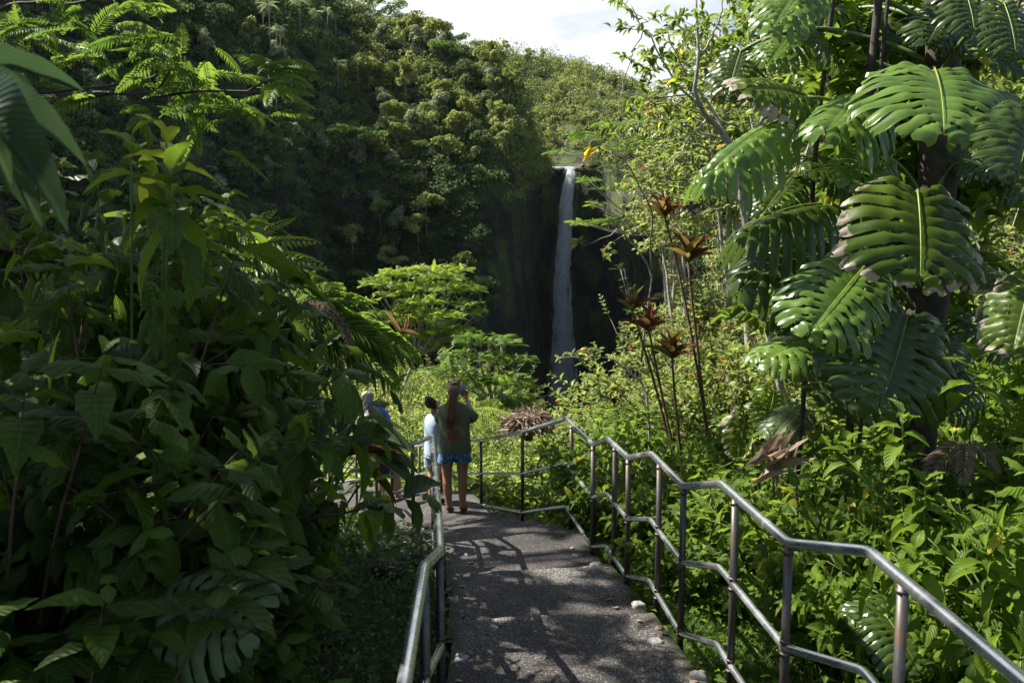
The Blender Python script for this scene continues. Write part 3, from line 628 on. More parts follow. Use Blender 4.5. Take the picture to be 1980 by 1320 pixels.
def bez(a, b, c, n=7):
    t = np.linspace(0, 1, n)[:, None]; return (1-t)**2*np.asarray(a) + 2*t*(1-t)*np.asarray(b) + t*t*np.asarray(c)
def shrub_meshes(seed, h, rad, nst, tpls, Ls, Wd, mat, stem=WOODR, twigs=5, nodes=5, hang=.35, up=.3, low=.12, lmix=None):
    """stems fan out from the base, twigs carry opposite pairs of leaves"""
    r = rng(seed); lf, st = Geo(), Geo(); P = []; D = []; Nn = []; S = []
    for i in range(nst):
        a = r.uniform(0, 6.28); q = math.sqrt(r.uniform(0, 1)); top = np.array([math.cos(a)*rad*q, math.sin(a)*rad*q, h*(1-.45*q*q)*r.uniform(.8, 1.05)])
        b0 = np.array([math.cos(a)*.12*rad*q, math.sin(a)*.12*rad*q, -.1]); path = bez(b0, [top[0]*.35, top[1]*.35, h*.55], top, 8)
        st.tube(path, np.linspace(.012, .003, 8)*min(1.6, max(1, h/1.8)), 5)
        for j in range(twigs):
            t = low+(1-low)*r.uniform(0, 1)**.6 if j else 1.0; k = min(7, int(t*7)); o = path[k] if j else path[-1]
            a2 = r.uniform(0, 6.28); d = nrm(np.array([math.cos(a2), math.sin(a2), r.uniform(-.1, .9)]) + np.array([top[0], top[1], 0])/rad*.7)
            if j == 0: d = nrm(path[-1]-path[-3])
            tl = r.uniform(.14, .30)*(h/1.8)**.5 + Ls*.6; tp = bez(o, o+d*tl*.5, o+d*tl+[0, 0, r.uniform(-.08, .02)], 5); st.tube(tp, np.linspace(.005, .002, 5), 4)
            az = r.uniform(0, 3.14)
            for m_ in range(nodes):
                f = (m_+1)/nodes; pt = tp[0] + (tp[-1]-tp[0])*f; az += 1.57 + r.normal(0, .2)
                ax = nrm(np.cross(d, [0.01, 0, 1])); bx = np.cross(ax, d); sc_ = 1 - .35*abs(f-.6) - (.3 if m_ == nodes-1 else 0)
                for sgn in (1, -1):
                    side = (ax*math.cos(az) + bx*math.sin(az))*sgn; dd = nrm(side + d*(.5+.5*f) + [0, 0, up - hang*1.2])
                    P.append(pt); D.append(dd); Nn.append(nrm(d*.6 + np.array([0, 0, .9]) + r.normal(0, .25, 3))); S.append(sc_*r.uniform(.65, 1.12))
    P, D, Nn, S = map(np.array, (P, D, Nn, S)); n = len(P); pick = r.integers(0, len(tpls), n); tint = np.clip(r.uniform(0, 1, n)**1.0, 0, 1)
    
    for i, tp_ in enumerate(tpls):
        k = pick == i; s = S[k]*Ls; lf.stamp(tp_, frames(D[k], Nn[k], s, s*Wd/Ls), P[k], tint[k])
    return lf.mesh('foliage', mat, True), st.mesh('stem', stem)
def shrub(kind, name, label, loc, s=1.0, rz=0, group=None, cat='shrub'):
    e = empty(name, loc, rz); e.scale = (s,)*3 if np.ndim(s) == 0 else s
    link('foliage', SH[kind][0], e); link('stem', SH[kind][1], e); return tag(e, label, cat, group)
SH = {}
for i in range(3): SH['thicket%d' % i] = shrub_meshes(200+i, 2.6, 1.15, 15, [T_OV2, T_OV, T_LAN], .27, .125, M['thicket'], twigs=7, nodes=4, hang=.75)
for i in range(3): SH['quilt%d' % i] = shrub_meshes(220+i, 2.0, .95, 15, [T_OV2, T_OV], .185, .105, M['quilt'], twigs=8, nodes=4, hang=.7)
for i in range(3): SH['mid%d' % i] = shrub_meshes(240+i, 1.6, .85, 17, [T_LAN, T_OV], .19, .080, M['mid'], twigs=7, nodes=4, hang=.45, up=.35, stem=GSTEM)
for i in range(3): SH['bright%d' % i] = shrub_meshes(260+i, 2.4, 1.3, 20, [T_MID, T_SM], .12, .050, M['bright'], twigs=8, nodes=5, hang=.2, up=.3)
for i in range(2): SH['lime%d' % i] = shrub_meshes(280+i, 1.1, 1.2, 22, [T_SM], .14, .055, M['lime'], twigs=6, nodes=5, hang=.2, up=.3, stem=GSTEM)
for i in range(2): SH['orange%d' % i] = shrub_meshes(290+i, 4.2, 1.9, 11, [T_SM, T_MID], .12, .052, M['orange'], stem=WOODP, twigs=26, nodes=6, hang=.2, up=.4, low=.12)

r = rng(900)
def on_ground(px, py, Y): q = W(px, py, Y); return np.array([q[0], q[1], float(gz(q[0], q[1]))-.05])
# ---- left thicket: (px, Y, top py, kind, label)
LT = [
 (-90, 2.3, 560, 'thicket', 'big-leaved shrub at the near left edge below the smooth strap leaves'),
 (60, 2.6, 700, 'quilt', 'quilted-leaf shrub in the bottom corner of the left thicket'),
 (180, 3.1, 370, 'thicket', 'big-leaved shrub behind the quilted corner shrub'),
 (330, 3.6, 620, 'quilt', 'quilted-leaf shrub in the dark heart of the left thicket'),
 (60, 3.4, 330, 'thicket', 'tall big-leaved shrub under the smooth strap leaves'),
 (235, 4.0, 245, 'thicket', 'tallest big-leaved shrub, topped by a glowing yellow-green shoot'),
 (370, 4.6, 420, 'quilt', 'tall quilted-leaf shrub right of the glowing shoot'),
 (180, 4.8, 300, 'thicket', 'big-leaved shrub behind the glowing shoot'),
 (380, 5.2, 550, 'quilt', 'quilted-leaf shrub with pale flower sprays in the middle of the thicket'),
 (455, 6.0, 480, 'quilt', 'quilted-leaf shrub whose rounded top stands against the dark cliff'),
 (420, 6.6, 470, 'thicket', 'big-leaved shrub in front of the bright fern'),
 (470, 7.2, 590, 'quilt', 'quilted-leaf shrub just left of the ginger clump'),
 (360, 3.9, 830, 'thicket', 'low big-leaved shrub over the dark forest floor'),
 (170, 2.4, 980, 'thicket', 'shaded low shrub with hanging leaves above the split leaf'),
 (60, 1.9, 1020, 'thicket', 'darkest low shrub in the lower left corner'),
 (260, 3.2, 1060, 'quilt', 'small dark quilted shrub behind the split leaf'),
 (390, 5.2, 740, 'thicket', 'big-leaved shrub reaching toward the left handrail'),
 (590, 5.6, 960, 'mid', 'small glossy shrub on the forest floor left of the handrail'),
 (300, 5.6, 380, 'quilt', 'quilted-leaf shrub with brown flower sprays below the feathery branches'),
 (318, 3.3, 335, 'thicket', 'big-leaved shrub filling the space below the glowing shoot'),
 (120, 6.0, 240, 'thicket', 'big-leaved shrub far back under the feathery branches'),
 (520, 8.6, 660, 'quilt', 'quilted-leaf shrub beside the person in blue'),
]
HH = {'thicket': 2.75, 'quilt': 2.15, 'mid': 1.75, 'bright': 2.6, 'lime': 1.25, 'orange': 4.4}
def place_top(px, pyt, Y, kind, name, label, group, cat='shrub', wide=1.0):
    q = W(px, pyt, Y); z0 = float(gz(q[0], q[1]))-.05; s = max(.3, (q[2]-z0)/HH[kind]); nv = sum(1 for k in SH if k.startswith(kind))
    w = min(max(s, .75), 1.4)*wide
    return shrub(kind+str(int(r.integers(nv))), name, label, (q[0], q[1], z0), (w, w, s), r.uniform(0, 6.28), group, cat)
for px, Y, py, kind, lab in LT:
    place_top(px, py, Y, kind, 'thicket_shrub', lab, 'shrubs of the left thicket', wide=.45 if px in (235, 318) else (.6 if (px > 355 or Y > 3.7) and px > 250 else 1.0))
# ---- right shrubs
RT_ = [
 (2090, 2.9, 760, 'mid', 'glossy shrub at the near right edge behind the handrail'), (1860, 3.6, 1000, 'mid', 'low glossy shrub under the dark split leaves at right'),
 (1960, 3.6, 930, 'mid', 'glossy shrub with big pale leaves at the right edge'), (1700, 3.9, 900, 'mid', 'glossy shrub below the lowest split leaf'),
 (1560, 4.6, 880, 'mid', 'glossy shrub right of the brown dead leaf'), (1830, 4.6, 840, 'mid', 'glossy shrub in front of the dried palm leaf'),
 (1440, 5.2, 900, 'mid', 'glossy shrub left of the brown dead leaf'), (1350, 5.8, 930, 'mid', 'glossy shrub between handrail posts, middle of the bend'),
 (1600, 5.4, 800, 'mid', 'glossy shrub under the small bright split leaf'), (1480, 6.2, 850, 'mid', 'glossy shrub behind the small bright split leaf'),
 (1280, 6.6, 830, 'mid', 'glossy shrub at the foot of the red ti plants'), (1200, 7.4, 770, 'mid', 'glossy shrub behind the crest of the handrail'),
 (1130, 8.6, 815, 'mid', 'glossy shrub right of the dry brown clump'), (1380, 7.6, 800, 'mid', 'glossy shrub behind the red ti plants'),
 (1700, 6.2, 760, 'mid', 'tall glossy shrub in the shade of the split leaves'), (1900, 5.6, 700, 'mid', 'glossy shrub with a bright upright top right of the split leaves'),
 (1240, 9.2, 760, 'mid', 'glossy shrub right of the foot of the falls'),
 (1850, 3.3, 1130, 'mid', 'low dark glossy shrub in the bottom right corner'), (1640, 4.4, 1060, 'mid', 'low glossy shrub behind the near handrail posts'),
 (1150, 8.2, 905, 'mid', 'low glossy shrub just outside the bend of the handrail'),
]
for px, Y, py, kind, lab in RT_: place_top(px, py, Y, kind, 'glossy_shrub', lab, 'glossy shrubs right of the path', wide=.72 if Y < 4.5 else 1.0)
for x_, y_, s_ in ((3.9, 3.4, 1.0), (4.6, 4.8, 1.2), (4.2, 6.3, 1.2), (5.8, 6.0, 1.3), (5.6, 3.6, 1.1)):
    shrub('mid%d' % int(r.integers(3)), 'glossy_shrub', 'glossy shrub beyond the right edge of the view', (x_, y_, float(gz(x_, y_))), s_, r.uniform(0, 6.28), 'glossy shrubs beyond the right edge')
BR = [
 (1240, 14, 660, 'bright', 'bright shrub just right of the falls'), (1345, 12, 580, 'bright', 'bright shrub behind the slanting ti plant'), (1340, 13, 600, 'bright', 'bright shrub between the two ti stalks'),
 (1195, 18, 720, 'bright', 'bright shrub reaching over the foot of the falls'), (1420, 11, 620, 'bright', 'bright shrub left of the pale split leaf'), (1500, 12, 560, 'bright', 'bright shrub behind the pale split leaf'),
 (1160, 12, 790, 'bright', 'small bright shrub below the falls'), (1760, 9, 520, 'bright', 'bright shrub seen between the big split leaves'), (1920, 9, 430, 'bright', 'bright shrub at the right edge behind the vines'),
 (1960, 8, 560, 'bright', 'bright shrub behind the right edge leaves'), (1850, 10, 600, 'bright', 'bright shrub behind the climbing trunk'), (1620, 11, 500, 'bright', 'bright shrub behind the climbing stems'),
 (1350, 20, 500, 'orange', 'tall orange-tipped shrub left of the ti plants'), (1420, 16, 420, 'orange', 'tall orange-tipped shrub behind the ti heads'),
 (1290, 15, 520, 'orange', 'orange-tipped shrub behind the slanting ti plant'), (1530, 15, 330, 'orange', 'tall orange-tipped shrub behind the hanging split leaf'), (1700, 13, 330, 'orange', 'orange-tipped shrub behind the climbing trunk'),
 (1880, 12, 250, 'orange', 'orange-tipped shrub behind the right hand split leaves'), (1620, 18, 200, 'orange', 'tall far orange-tipped shrub above the split leaves'), (1930, 15, 90, 'orange', 'tall far orange-tipped shrub at the top right'),
 (1440, 24, 300, 'orange', 'far orange-tipped shrub behind the leaning branches'), (1760, 16, 30, 'orange', 'yellowish tall shrub beside the white trunk'),
]
for px, Y, py, kind, lab in BR: place_top(px, py, Y, kind, 'sunlit_shrub', lab, 'sunlit shrubs beyond the path', wide=1.25 if kind == 'bright' else 1.0)
# ---- undergrowth beyond the bend
for i in range(120):
    Y = 11.8 + 42*r.uniform(0, 1)**1.4; px = r.uniform(600, 1180 if Y < 40 else 1060); q = W(px, 700, Y)
    if Y < 16 and q[0] < -1.2: continue
    z0 = float(gz(q[0], q[1]))-.1
    pyt = np.interp(Y, [11.8, 16, 24, 40, 54], [905, 845, 765, 700, 690]) + r.normal(0, 22)
    if px > 1000: pyt = max(pyt, 775) + (10 if Y > 20 else 0)
    hh = W(px, pyt, Y)[2]-z0
    if hh < .35: hh = .5
    kind = 'lime' if (hh < 1.5 or r.random() < .35) else 'bright'; s = hh/HH[kind]; w = min(max(s, .6), 1.7)*(1.25 if kind == 'bright' else 1)
    where = 'just beyond the landing' if Y < 18 else ('in the hollow behind the two visitors' if Y < 32 else 'on the rim of the gorge')
    shrub(kind+str(int(r.integers(2))), 'low_shrub', 'sunlit yellow-green low shrub ' + where if kind == 'lime' else 'sunlit leafy shrub ' + where, (q[0], q[1], z0), (w, w, s), r.uniform(0, 6.28), ('low shrubs ' if kind == 'lime' else 'leafy shrubs ')+where)
# undergrowth carpet (uncountable)
def carpet(name, label, n, area, tpl, Ls, Wd, mat, seed, hmax=.25, keep=None, upn=.5, dz=.6):
    r = rng(seed); P = area(r, n); P = P[keep(P)] if keep else P; n = len(P); z = gz(P[:, 0], P[:, 1]) + r.uniform(0, 1, n)**1.3*hmax
    a = r.uniform(0, 6.28, n); D = np.stack([np.cos(a), np.sin(a), r.uniform(-.2, dz, n)], 1); Nn = nrm(np.stack([r.normal(0, upn, n), r.normal(0, upn, n), np.ones(n)], 1))
    s = Ls*r.uniform(.5, 1.25, n)*np.clip(P[:, 1]/8, .8, 4) ; g = Geo(); g.stamp(tpl, frames(D, Nn, s, s*Wd/Ls), np.c_[P, z], np.clip(r.uniform(0, 1, n)*.95, 0, .94))
    return tag(g.build(name, mat, None, True), label, kind='stuff')
def onpath(P):
    x, y = P[:, 0], P[:, 1]; lx = np.interp(y, [a[0][1] for a in RIS[:11]], [a[0][0] for a in RIS[:11]]); rx = np.interp(y, [a[1][1] for a in RIS[:11]], [a[1][0] for a in RIS[:11]])
    a = (y < 8.6) & (x > lx-.02) & (x < rx+.02)
    # bend: distance to the centre polyline
    c = np.array([(-.6, 8.2), (-.9, 9.6), (-1.3, 10.5), (-1.8, 11.2), (-2.5, 11.8), (-5.2, 14.2)]); dmin = np.full(len(x), 9.)
    for p, q in zip(c[:-1], c[1:]):
        v = q-p; t = np.clip(((P-p)@v)/(v@v), 0, 1); dmin = np.minimum(dmin, np.linalg.norm(P-(p+t[:, None]*v), axis=1))
    return a | (dmin < .72)
carpet('undergrowth', 'bright tangled undergrowth filling the hollow beyond the landing', 45000, lambda r, n: (lambda Y: np.stack([(r.uniform(560, 1300, n)-990)/FPX*Y, Y], 1))(10.5+50*r.uniform(0, 1, n)**1.4), T_SM, .16, .06, M['lime'], 5, .75, keep=lambda P: ~onpath(P) & ((P[:, 0] > -1.2) | (P[:, 1] > 14)))
carpet('ground_cover', 'dark small-leaved ground cover left of the handrail', 40000, lambda r, n: np.stack([r.uniform(-5, .0, n), r.uniform(2, 13, n)], 1), T_SM, .075, .038, M['cover'], 6, .30, keep=lambda P: ~onpath(P))
carpet('ground_cover', 'leafy ground cover right of the handrail', 21000, lambda r, n: np.stack([np.where(r.random(n) < .75, r.uniform(.6, 4, n), r.uniform(4, 11, n)), r.uniform(1, 13, n)], 1), T_SM, .085, .045, M['mid'], 7, .26, keep=lambda P: ~onpath(P))
def grass(name, label, n, area, seed, h=.16):
    r = rng(seed); P = area(r, n); P = P[~onpath(P)]; n = len(P); a = r.uniform(0, 6.28, n)
    D = nrm(np.stack([np.cos(a)*.45, np.sin(a)*.45, np.ones(n)], 1)); Nn = np.stack([-np.sin(a), np.cos(a), .2+0*a], 1)+D*0; Nn = np.cross(D, np.stack([np.cos(a+1.57), np.sin(a+1.57), 0*a], 1))
    s = h*r.uniform(.5, 1.4, n); g = Geo(); g.stamp(leaf_tpl(lambda x: 1-x*.9, 4, 2, .35, 0), frames(D, Nn, s, .006*r.uniform(.7, 1.5, n)), np.c_[P, gz(P[:, 0], P[:, 1])-.01], r.uniform(0, .95, n))
    return tag(g.build(name, M['grass'], None, True), label, kind='stuff')
grass('grass', 'green grass between the right handrail and the shrubs', 26000, lambda r, n: np.stack([.75+np.abs(r.normal(0, .7, n)), r.uniform(3, 10.5, n)], 1) - np.c_[np.zeros(n), np.zeros(n)], 8)
grass('grass', 'thin grass along the left edge of the steps', 9000, lambda r, n: np.stack([-.35-np.abs(r.normal(0, .5, n)), r.uniform(2.4, 8, n)], 1), 9, .10)
grass('grass', 'sunlit grass beyond the landing rail', 16000, lambda r, n: np.stack([r.uniform(-.6, 2.6, n), r.uniform(9, 13, n)], 1), 10, .30)

rl = rng(77); nl_ = 90; yl = rl.uniform(2.8, 9.2, nl_); sd_ = rl.random(nl_); lx = np.interp(yl, [a[0][1] for a in RIS[:11]], [a[0][0] for a in RIS[:11]]); rx = np.interp(yl, [a[1][1] for a in RIS[:11]], [a[1][0] for a in RIS[:11]])
xl = np.where(sd_ < .4, lx + np.abs(rl.normal(0, .10, nl_)), np.where(sd_ < .8, rx - np.abs(rl.normal(0, .12, nl_)), lx + (rx-lx)*rl.uniform(0, 1, nl_)))
def tread_z(x, y):
    for (l0, r0, z), (l1, r1, zn) in zip(RIS[:-1], RIS[1:]):
        f = (x-l1[0])/(r1[0]-l1[0]); 
        if y < l1[1] + (r1[1]-l1[1])*f: return z
    return -.9
zl = np.array([tread_z(a, b) for a, b in zip(xl, yl)]) + .012; al_ = rl.uniform(0, 6.28, nl_); g = Geo()
g.stamp(T_OV, frames(np.stack([np.cos(al_), np.sin(al_), rl.uniform(-.1, .2, nl_)], 1), np.stack([rl.normal(0, .25, nl_), rl.normal(0, .25, nl_), np.ones(nl_)], 1), rl.uniform(.03, .075, nl_), rl.uniform(.02, .04, nl_)), np.c_[xl, yl, zl], rl.uniform(0, .95, nl_))
tag(g.build('leaf_litter', M['dry']), 'small dry fallen leaves scattered along the path edges', kind='stuff')
# ================================================================== SPLIT-LEAF CLIMBER
def split_leaf(seed, n=11, wid=1.0, droop=.3, cut=.52, curl=.25, depth=1.0):
    r = rng(seed); g = Geo(); K = 20; t = np.linspace(0, 1, K)
    for sg in (-1, 1):
        Mx = np.linspace(.0, .93, n+1)**1.05; ph = np.linspace(R_(158), R_(2), n+1)
        Bx = .40 + .62*np.cos(ph); By = .56*np.sin(ph)**.72*(1+.06*np.sin(ph*2)); Bx = Bx + r.normal(0, .006, n+1)
        Bx[-1], By[-1] = 1.04, .012
        def curve(j):
            a = np.array([Mx[j], .0]); b = np.array([Bx[j], By[j]]); c = a*.45 + b*.55 + np.array([-.09*(1-j/n) - .02, .10*By[j]])
            return ((1-t)**2)[:, None]*a + (2*t*(1-t))[:, None]*c + (t*t)[:, None]*b
        Cs = [curve(j) for j in range(n+1)]
        for j in range(n):
            ln = r.uniform(.84, 1.05); tw_ = r.uniform(-.05, .05); hole = r.uniform(.42, .85); hs = r.uniform(.14, .24); cs = cut + r.uniform(-.09, .09)
            w = np.ones(K); w = np.where((t > hs) & (t < hs+.13), hole, w); w = np.where((t > cs-.14) & (t < cs-.06), min(1, hole+.1), w)
            w = np.where(t > cs, np.clip(1-(t-cs)*1.9*depth, .80-.04*depth, 1), w); w = np.where(t > .92, w*(1-(t-.92)*5.5), w)
            S = np.array([0, .25, .5, .75, 1.0]); P = np.zeros((K, 5, 3)); U = np.zeros((K, 5, 2))
            for b_, s in enumerate(S):
                q = Cs[j]*(1-(.5+(s-.5)*w))[:, None] + Cs[j+1]*(.5+(s-.5)*w)[:, None]
                tl = t*ln; q = Cs[j]*0 + q; q = q[0] + (q-q[0])*ln
                z = -droop*.55*q[:, 0]**2*(q[:, 0] > 0) - curl*q[:, 1]**2*2.2 - .22*np.clip(t-.55, 0, 1)**1.5*r.uniform(.4, 1.5) + .016*math.sin(math.pi*s)*np.minimum(1, t*4)
                z += .02*np.minimum(t*6, 1) + tw_*(s-.5)*np.clip(t-.4, 0, 1) + .012*np.sin(t*11+j*1.7+seed)*(t > .3)
                P[:, b_] = np.c_[q[:, 0], sg*q[:, 1]*wid, z]; U[:, b_] = np.c_[t, 0*t+s]
            g.grid(P if sg < 0 else P[:, ::-1], tint=np.clip(np.full(K*5, .45+r.uniform(-.28, .28)), 0, .94), uv=U if sg < 0 else U[:, ::-1])
    x = np.linspace(-.02, 1.0, 10); rib = np.c_[x, 0*x, -droop*.55*x**2*(x > 0) + .022]
    return g, rib
LM = {  # lit and dark copy one leaf, sun and shade put into its colour
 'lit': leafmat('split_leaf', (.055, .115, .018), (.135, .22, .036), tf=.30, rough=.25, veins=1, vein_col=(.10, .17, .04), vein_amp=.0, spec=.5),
 'dark': leafmat('split_leaf_shade_tone', (.024, .050, .008), (.060, .095, .016), tf=.32, rough=.27, veins=1, vein_col=(.05, .10, .03), vein_amp=.0, spec=.5),
 'burnt': leafmat('split_leaf_burnt', (.035, .068, .008), (.09, .135, .016), tf=.34, rough=.4, burnt=.80, spec=.3),
 'lime': leafmat('split_leaf_lime', (.06, .12, .012), (.14, .22, .02), tf=.4, rough=.32),
 'pale': leafmat('split_leaf_pale', (.06, .09, .035), (.12, .16, .07), tf=.15, rough=.36, veins=1, vein_col=(.12, .18, .07), vein_amp=.0),
}
RIB = {'lit': plain('yellow_green_rib', (.20, .27, .035), .4), 'dark': plain('green_rib', (.09, .15, .03), .4)}
def add_split_leaf(root, att, tip, nh, mat, seed, wid=1.0, droop=.3, rib='lit', label=None, back=.0, **kw):
    base = np.array(root.location); A, B = W(*att), W(*tip); L_ = np.linalg.norm(B-A)*.95
    g, ribp = split_leaf(seed, wid=wid, droop=droop, **kw); d0 = nrm(B-A); nh_ = nrm(np.array(nh, float)); nn = nrm(nh_-(nh_@d0)*d0)
    ang = math.atan(droop*.5); d = nrm(d0*math.cos(ang)+nn*math.sin(ang))      # chord of the drooping rib meets the tip
    Rm = frames(d[None], nn[None], [L_], [L_])[0]
    V = np.concatenate(g.V); V2 = V@Rm.T + A - base; g2 = Geo(); g2.add(V2, np.concatenate(g.F), np.concatenate(g.UV), np.concatenate(g.T))
    o = g2.build('leaf', LM[mat], root)
    if label: o['label'] = label
    gr = Geo(); gr.tube(ribp@Rm.T + A - base, np.linspace(.0065, .0015, 10)*L_/.8, 5); gr.build('midrib', RIB[rib], o)
    return A
def climber(name, label, baseloc, leaves, stem_pts, petiole_from):
    root = empty(name, baseloc); tag(root, label, 'plant'); b = np.array(baseloc, float)
    for P, rad in stem_pts:
        g = Geo(); P = np.array(P); n = 16; tt = np.linspace(0, 1, n); Q = np.stack([np.interp(tt, np.linspace(0, 1, len(P)), P[:, i]) for i in range(3)], 1)
        Q[:, 0] += .02*np.sin(tt*14+rad*90); g.tube(Q-b, np.linspace(rad, rad*.8, n)*(1+.12*np.sin(tt*40)), 9); g.build('stem', BARKD, root)
    for lf in leaves:
        att, tip, nh, mat, seed = lf[:5]; kw = lf[5] if len(lf) > 5 else {}
        pf = kw.pop('pf', None); A = add_split_leaf(root, att, tip, nh, mat, seed, **kw)
        s = W(*pf) if pf else petiole_from(A)
        if s is not None:
            g = Geo(); mid = (A+s)/2 + np.array([0, 0, .12]); g.tube(bez(s, mid, A, 9)-b, np.linspace(.016, .011, 9), 7); g.build('petiole', GSTEM, root)
    return root
TX, TY = 2.55, 5.0
trunk_top = np.array([TX+.1, TY, 6.2]); tb = np.array([TX, TY, .9])
def pf_main(A): return np.array([TX + (A[0]-TX)*.12, TY-.1, min(6, A[2] - .25)])
UPF = (0, -.62, .78); CAMF = (0, -.9, .4)
LEAVES = [
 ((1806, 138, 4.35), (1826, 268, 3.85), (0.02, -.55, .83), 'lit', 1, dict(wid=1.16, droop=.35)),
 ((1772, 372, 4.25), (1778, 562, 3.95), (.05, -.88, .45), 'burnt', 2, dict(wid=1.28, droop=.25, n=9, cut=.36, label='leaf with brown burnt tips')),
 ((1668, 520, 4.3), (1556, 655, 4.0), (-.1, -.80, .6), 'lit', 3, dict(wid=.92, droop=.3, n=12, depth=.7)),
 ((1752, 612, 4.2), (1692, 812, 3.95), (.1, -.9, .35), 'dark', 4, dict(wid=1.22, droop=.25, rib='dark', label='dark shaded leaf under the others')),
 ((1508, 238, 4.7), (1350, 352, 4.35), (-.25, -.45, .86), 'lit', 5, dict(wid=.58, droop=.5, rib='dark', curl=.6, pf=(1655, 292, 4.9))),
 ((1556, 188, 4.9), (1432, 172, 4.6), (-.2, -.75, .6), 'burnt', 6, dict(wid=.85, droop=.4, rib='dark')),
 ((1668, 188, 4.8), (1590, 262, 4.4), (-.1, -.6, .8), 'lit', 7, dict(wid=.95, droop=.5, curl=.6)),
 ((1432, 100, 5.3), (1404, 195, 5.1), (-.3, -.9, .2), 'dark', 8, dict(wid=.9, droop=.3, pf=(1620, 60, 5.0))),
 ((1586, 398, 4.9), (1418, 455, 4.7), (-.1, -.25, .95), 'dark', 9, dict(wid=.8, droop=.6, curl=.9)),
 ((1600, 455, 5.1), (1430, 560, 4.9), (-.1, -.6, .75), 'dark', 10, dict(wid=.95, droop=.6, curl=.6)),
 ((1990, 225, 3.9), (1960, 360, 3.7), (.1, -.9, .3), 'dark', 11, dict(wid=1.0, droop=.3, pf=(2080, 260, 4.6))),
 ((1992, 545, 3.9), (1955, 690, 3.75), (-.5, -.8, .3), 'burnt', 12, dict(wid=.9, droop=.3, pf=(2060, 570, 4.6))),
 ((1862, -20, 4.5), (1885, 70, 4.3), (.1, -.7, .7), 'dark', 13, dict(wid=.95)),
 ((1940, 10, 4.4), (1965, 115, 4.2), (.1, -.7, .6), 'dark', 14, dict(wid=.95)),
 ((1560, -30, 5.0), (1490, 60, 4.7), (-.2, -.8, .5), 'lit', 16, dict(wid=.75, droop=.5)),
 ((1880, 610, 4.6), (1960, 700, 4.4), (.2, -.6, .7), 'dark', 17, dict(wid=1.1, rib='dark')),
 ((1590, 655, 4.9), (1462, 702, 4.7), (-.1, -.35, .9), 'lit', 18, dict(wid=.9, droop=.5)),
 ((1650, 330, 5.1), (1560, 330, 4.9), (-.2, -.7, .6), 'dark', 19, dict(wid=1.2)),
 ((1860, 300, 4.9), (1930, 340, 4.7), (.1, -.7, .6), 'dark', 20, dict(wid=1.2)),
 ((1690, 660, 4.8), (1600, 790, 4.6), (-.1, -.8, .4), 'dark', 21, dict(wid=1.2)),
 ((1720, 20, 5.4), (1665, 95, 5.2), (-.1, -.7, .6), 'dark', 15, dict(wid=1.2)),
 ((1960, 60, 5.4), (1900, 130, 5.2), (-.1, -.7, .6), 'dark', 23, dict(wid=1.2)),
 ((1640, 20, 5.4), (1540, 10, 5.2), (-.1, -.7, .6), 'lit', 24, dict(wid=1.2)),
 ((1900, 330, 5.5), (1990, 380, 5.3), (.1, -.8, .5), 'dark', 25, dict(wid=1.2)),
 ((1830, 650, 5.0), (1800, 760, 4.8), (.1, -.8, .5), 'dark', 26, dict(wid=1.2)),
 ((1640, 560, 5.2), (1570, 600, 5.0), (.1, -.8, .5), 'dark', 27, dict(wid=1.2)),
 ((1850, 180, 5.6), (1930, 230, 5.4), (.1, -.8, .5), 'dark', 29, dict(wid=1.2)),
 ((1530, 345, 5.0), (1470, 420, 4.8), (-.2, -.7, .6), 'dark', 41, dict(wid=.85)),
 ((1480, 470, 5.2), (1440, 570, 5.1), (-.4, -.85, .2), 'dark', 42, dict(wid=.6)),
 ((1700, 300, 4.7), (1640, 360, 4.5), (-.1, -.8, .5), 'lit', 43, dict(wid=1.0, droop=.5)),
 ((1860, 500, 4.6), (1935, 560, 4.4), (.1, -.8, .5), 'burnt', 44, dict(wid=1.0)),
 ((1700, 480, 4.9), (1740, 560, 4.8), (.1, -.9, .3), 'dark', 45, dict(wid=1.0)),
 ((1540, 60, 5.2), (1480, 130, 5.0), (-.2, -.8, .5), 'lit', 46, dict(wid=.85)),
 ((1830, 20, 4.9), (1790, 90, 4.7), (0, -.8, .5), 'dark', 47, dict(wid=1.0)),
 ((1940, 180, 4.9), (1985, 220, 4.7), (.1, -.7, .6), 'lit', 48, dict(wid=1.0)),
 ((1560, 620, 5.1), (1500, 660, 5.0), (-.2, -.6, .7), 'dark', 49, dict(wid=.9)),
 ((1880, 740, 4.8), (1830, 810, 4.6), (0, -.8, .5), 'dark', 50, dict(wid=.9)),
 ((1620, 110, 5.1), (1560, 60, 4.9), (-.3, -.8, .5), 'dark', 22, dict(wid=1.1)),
]
stems = [([tb - [0, 0, .3], tb + [.05, .0, 1.8], trunk_top], .13)]
for dx, rd, y in ((-.42, .028, 4.95), (-.36, .014, 4.9), (-.65, .018, 5.1), (.62, .012, 4.8), (.7, .010, 4.8)):
    stems.append(([[TX+dx, y, .6], [TX+dx*1.05, y, 2.6], [TX+dx*.8, y, 6]], rd))
climber('split_leaf_climber', 'huge climbing plant with split and holed leaves up a dark trunk, right of the path', (TX, TY, .9), LEAVES, stems, pf_main)
qb = WZ(1510, 1000, .8)
climber('split_leaf_plant', 'small young plant with bright lime split leaves behind the bend of the handrail', (2.0, 5.9, .6), [
 ((1496, 758, 5.4), (1478, 832, 5.25), (.1, -.95, .25), 'lime', 31, dict(wid=.95, n=9)), ((1548, 790, 5.3), (1488, 850, 5.1), (-.1, -.6, .75), 'pale', 32, dict(wid=.9, droop=.5, n=9)),
 ((1440, 800, 5.5), (1425, 890, 5.4), (.3, -.9, .1), 'burnt', 33, dict(wid=.8, n=9))], [], lambda A: np.array([2.0, 5.9, .75]))
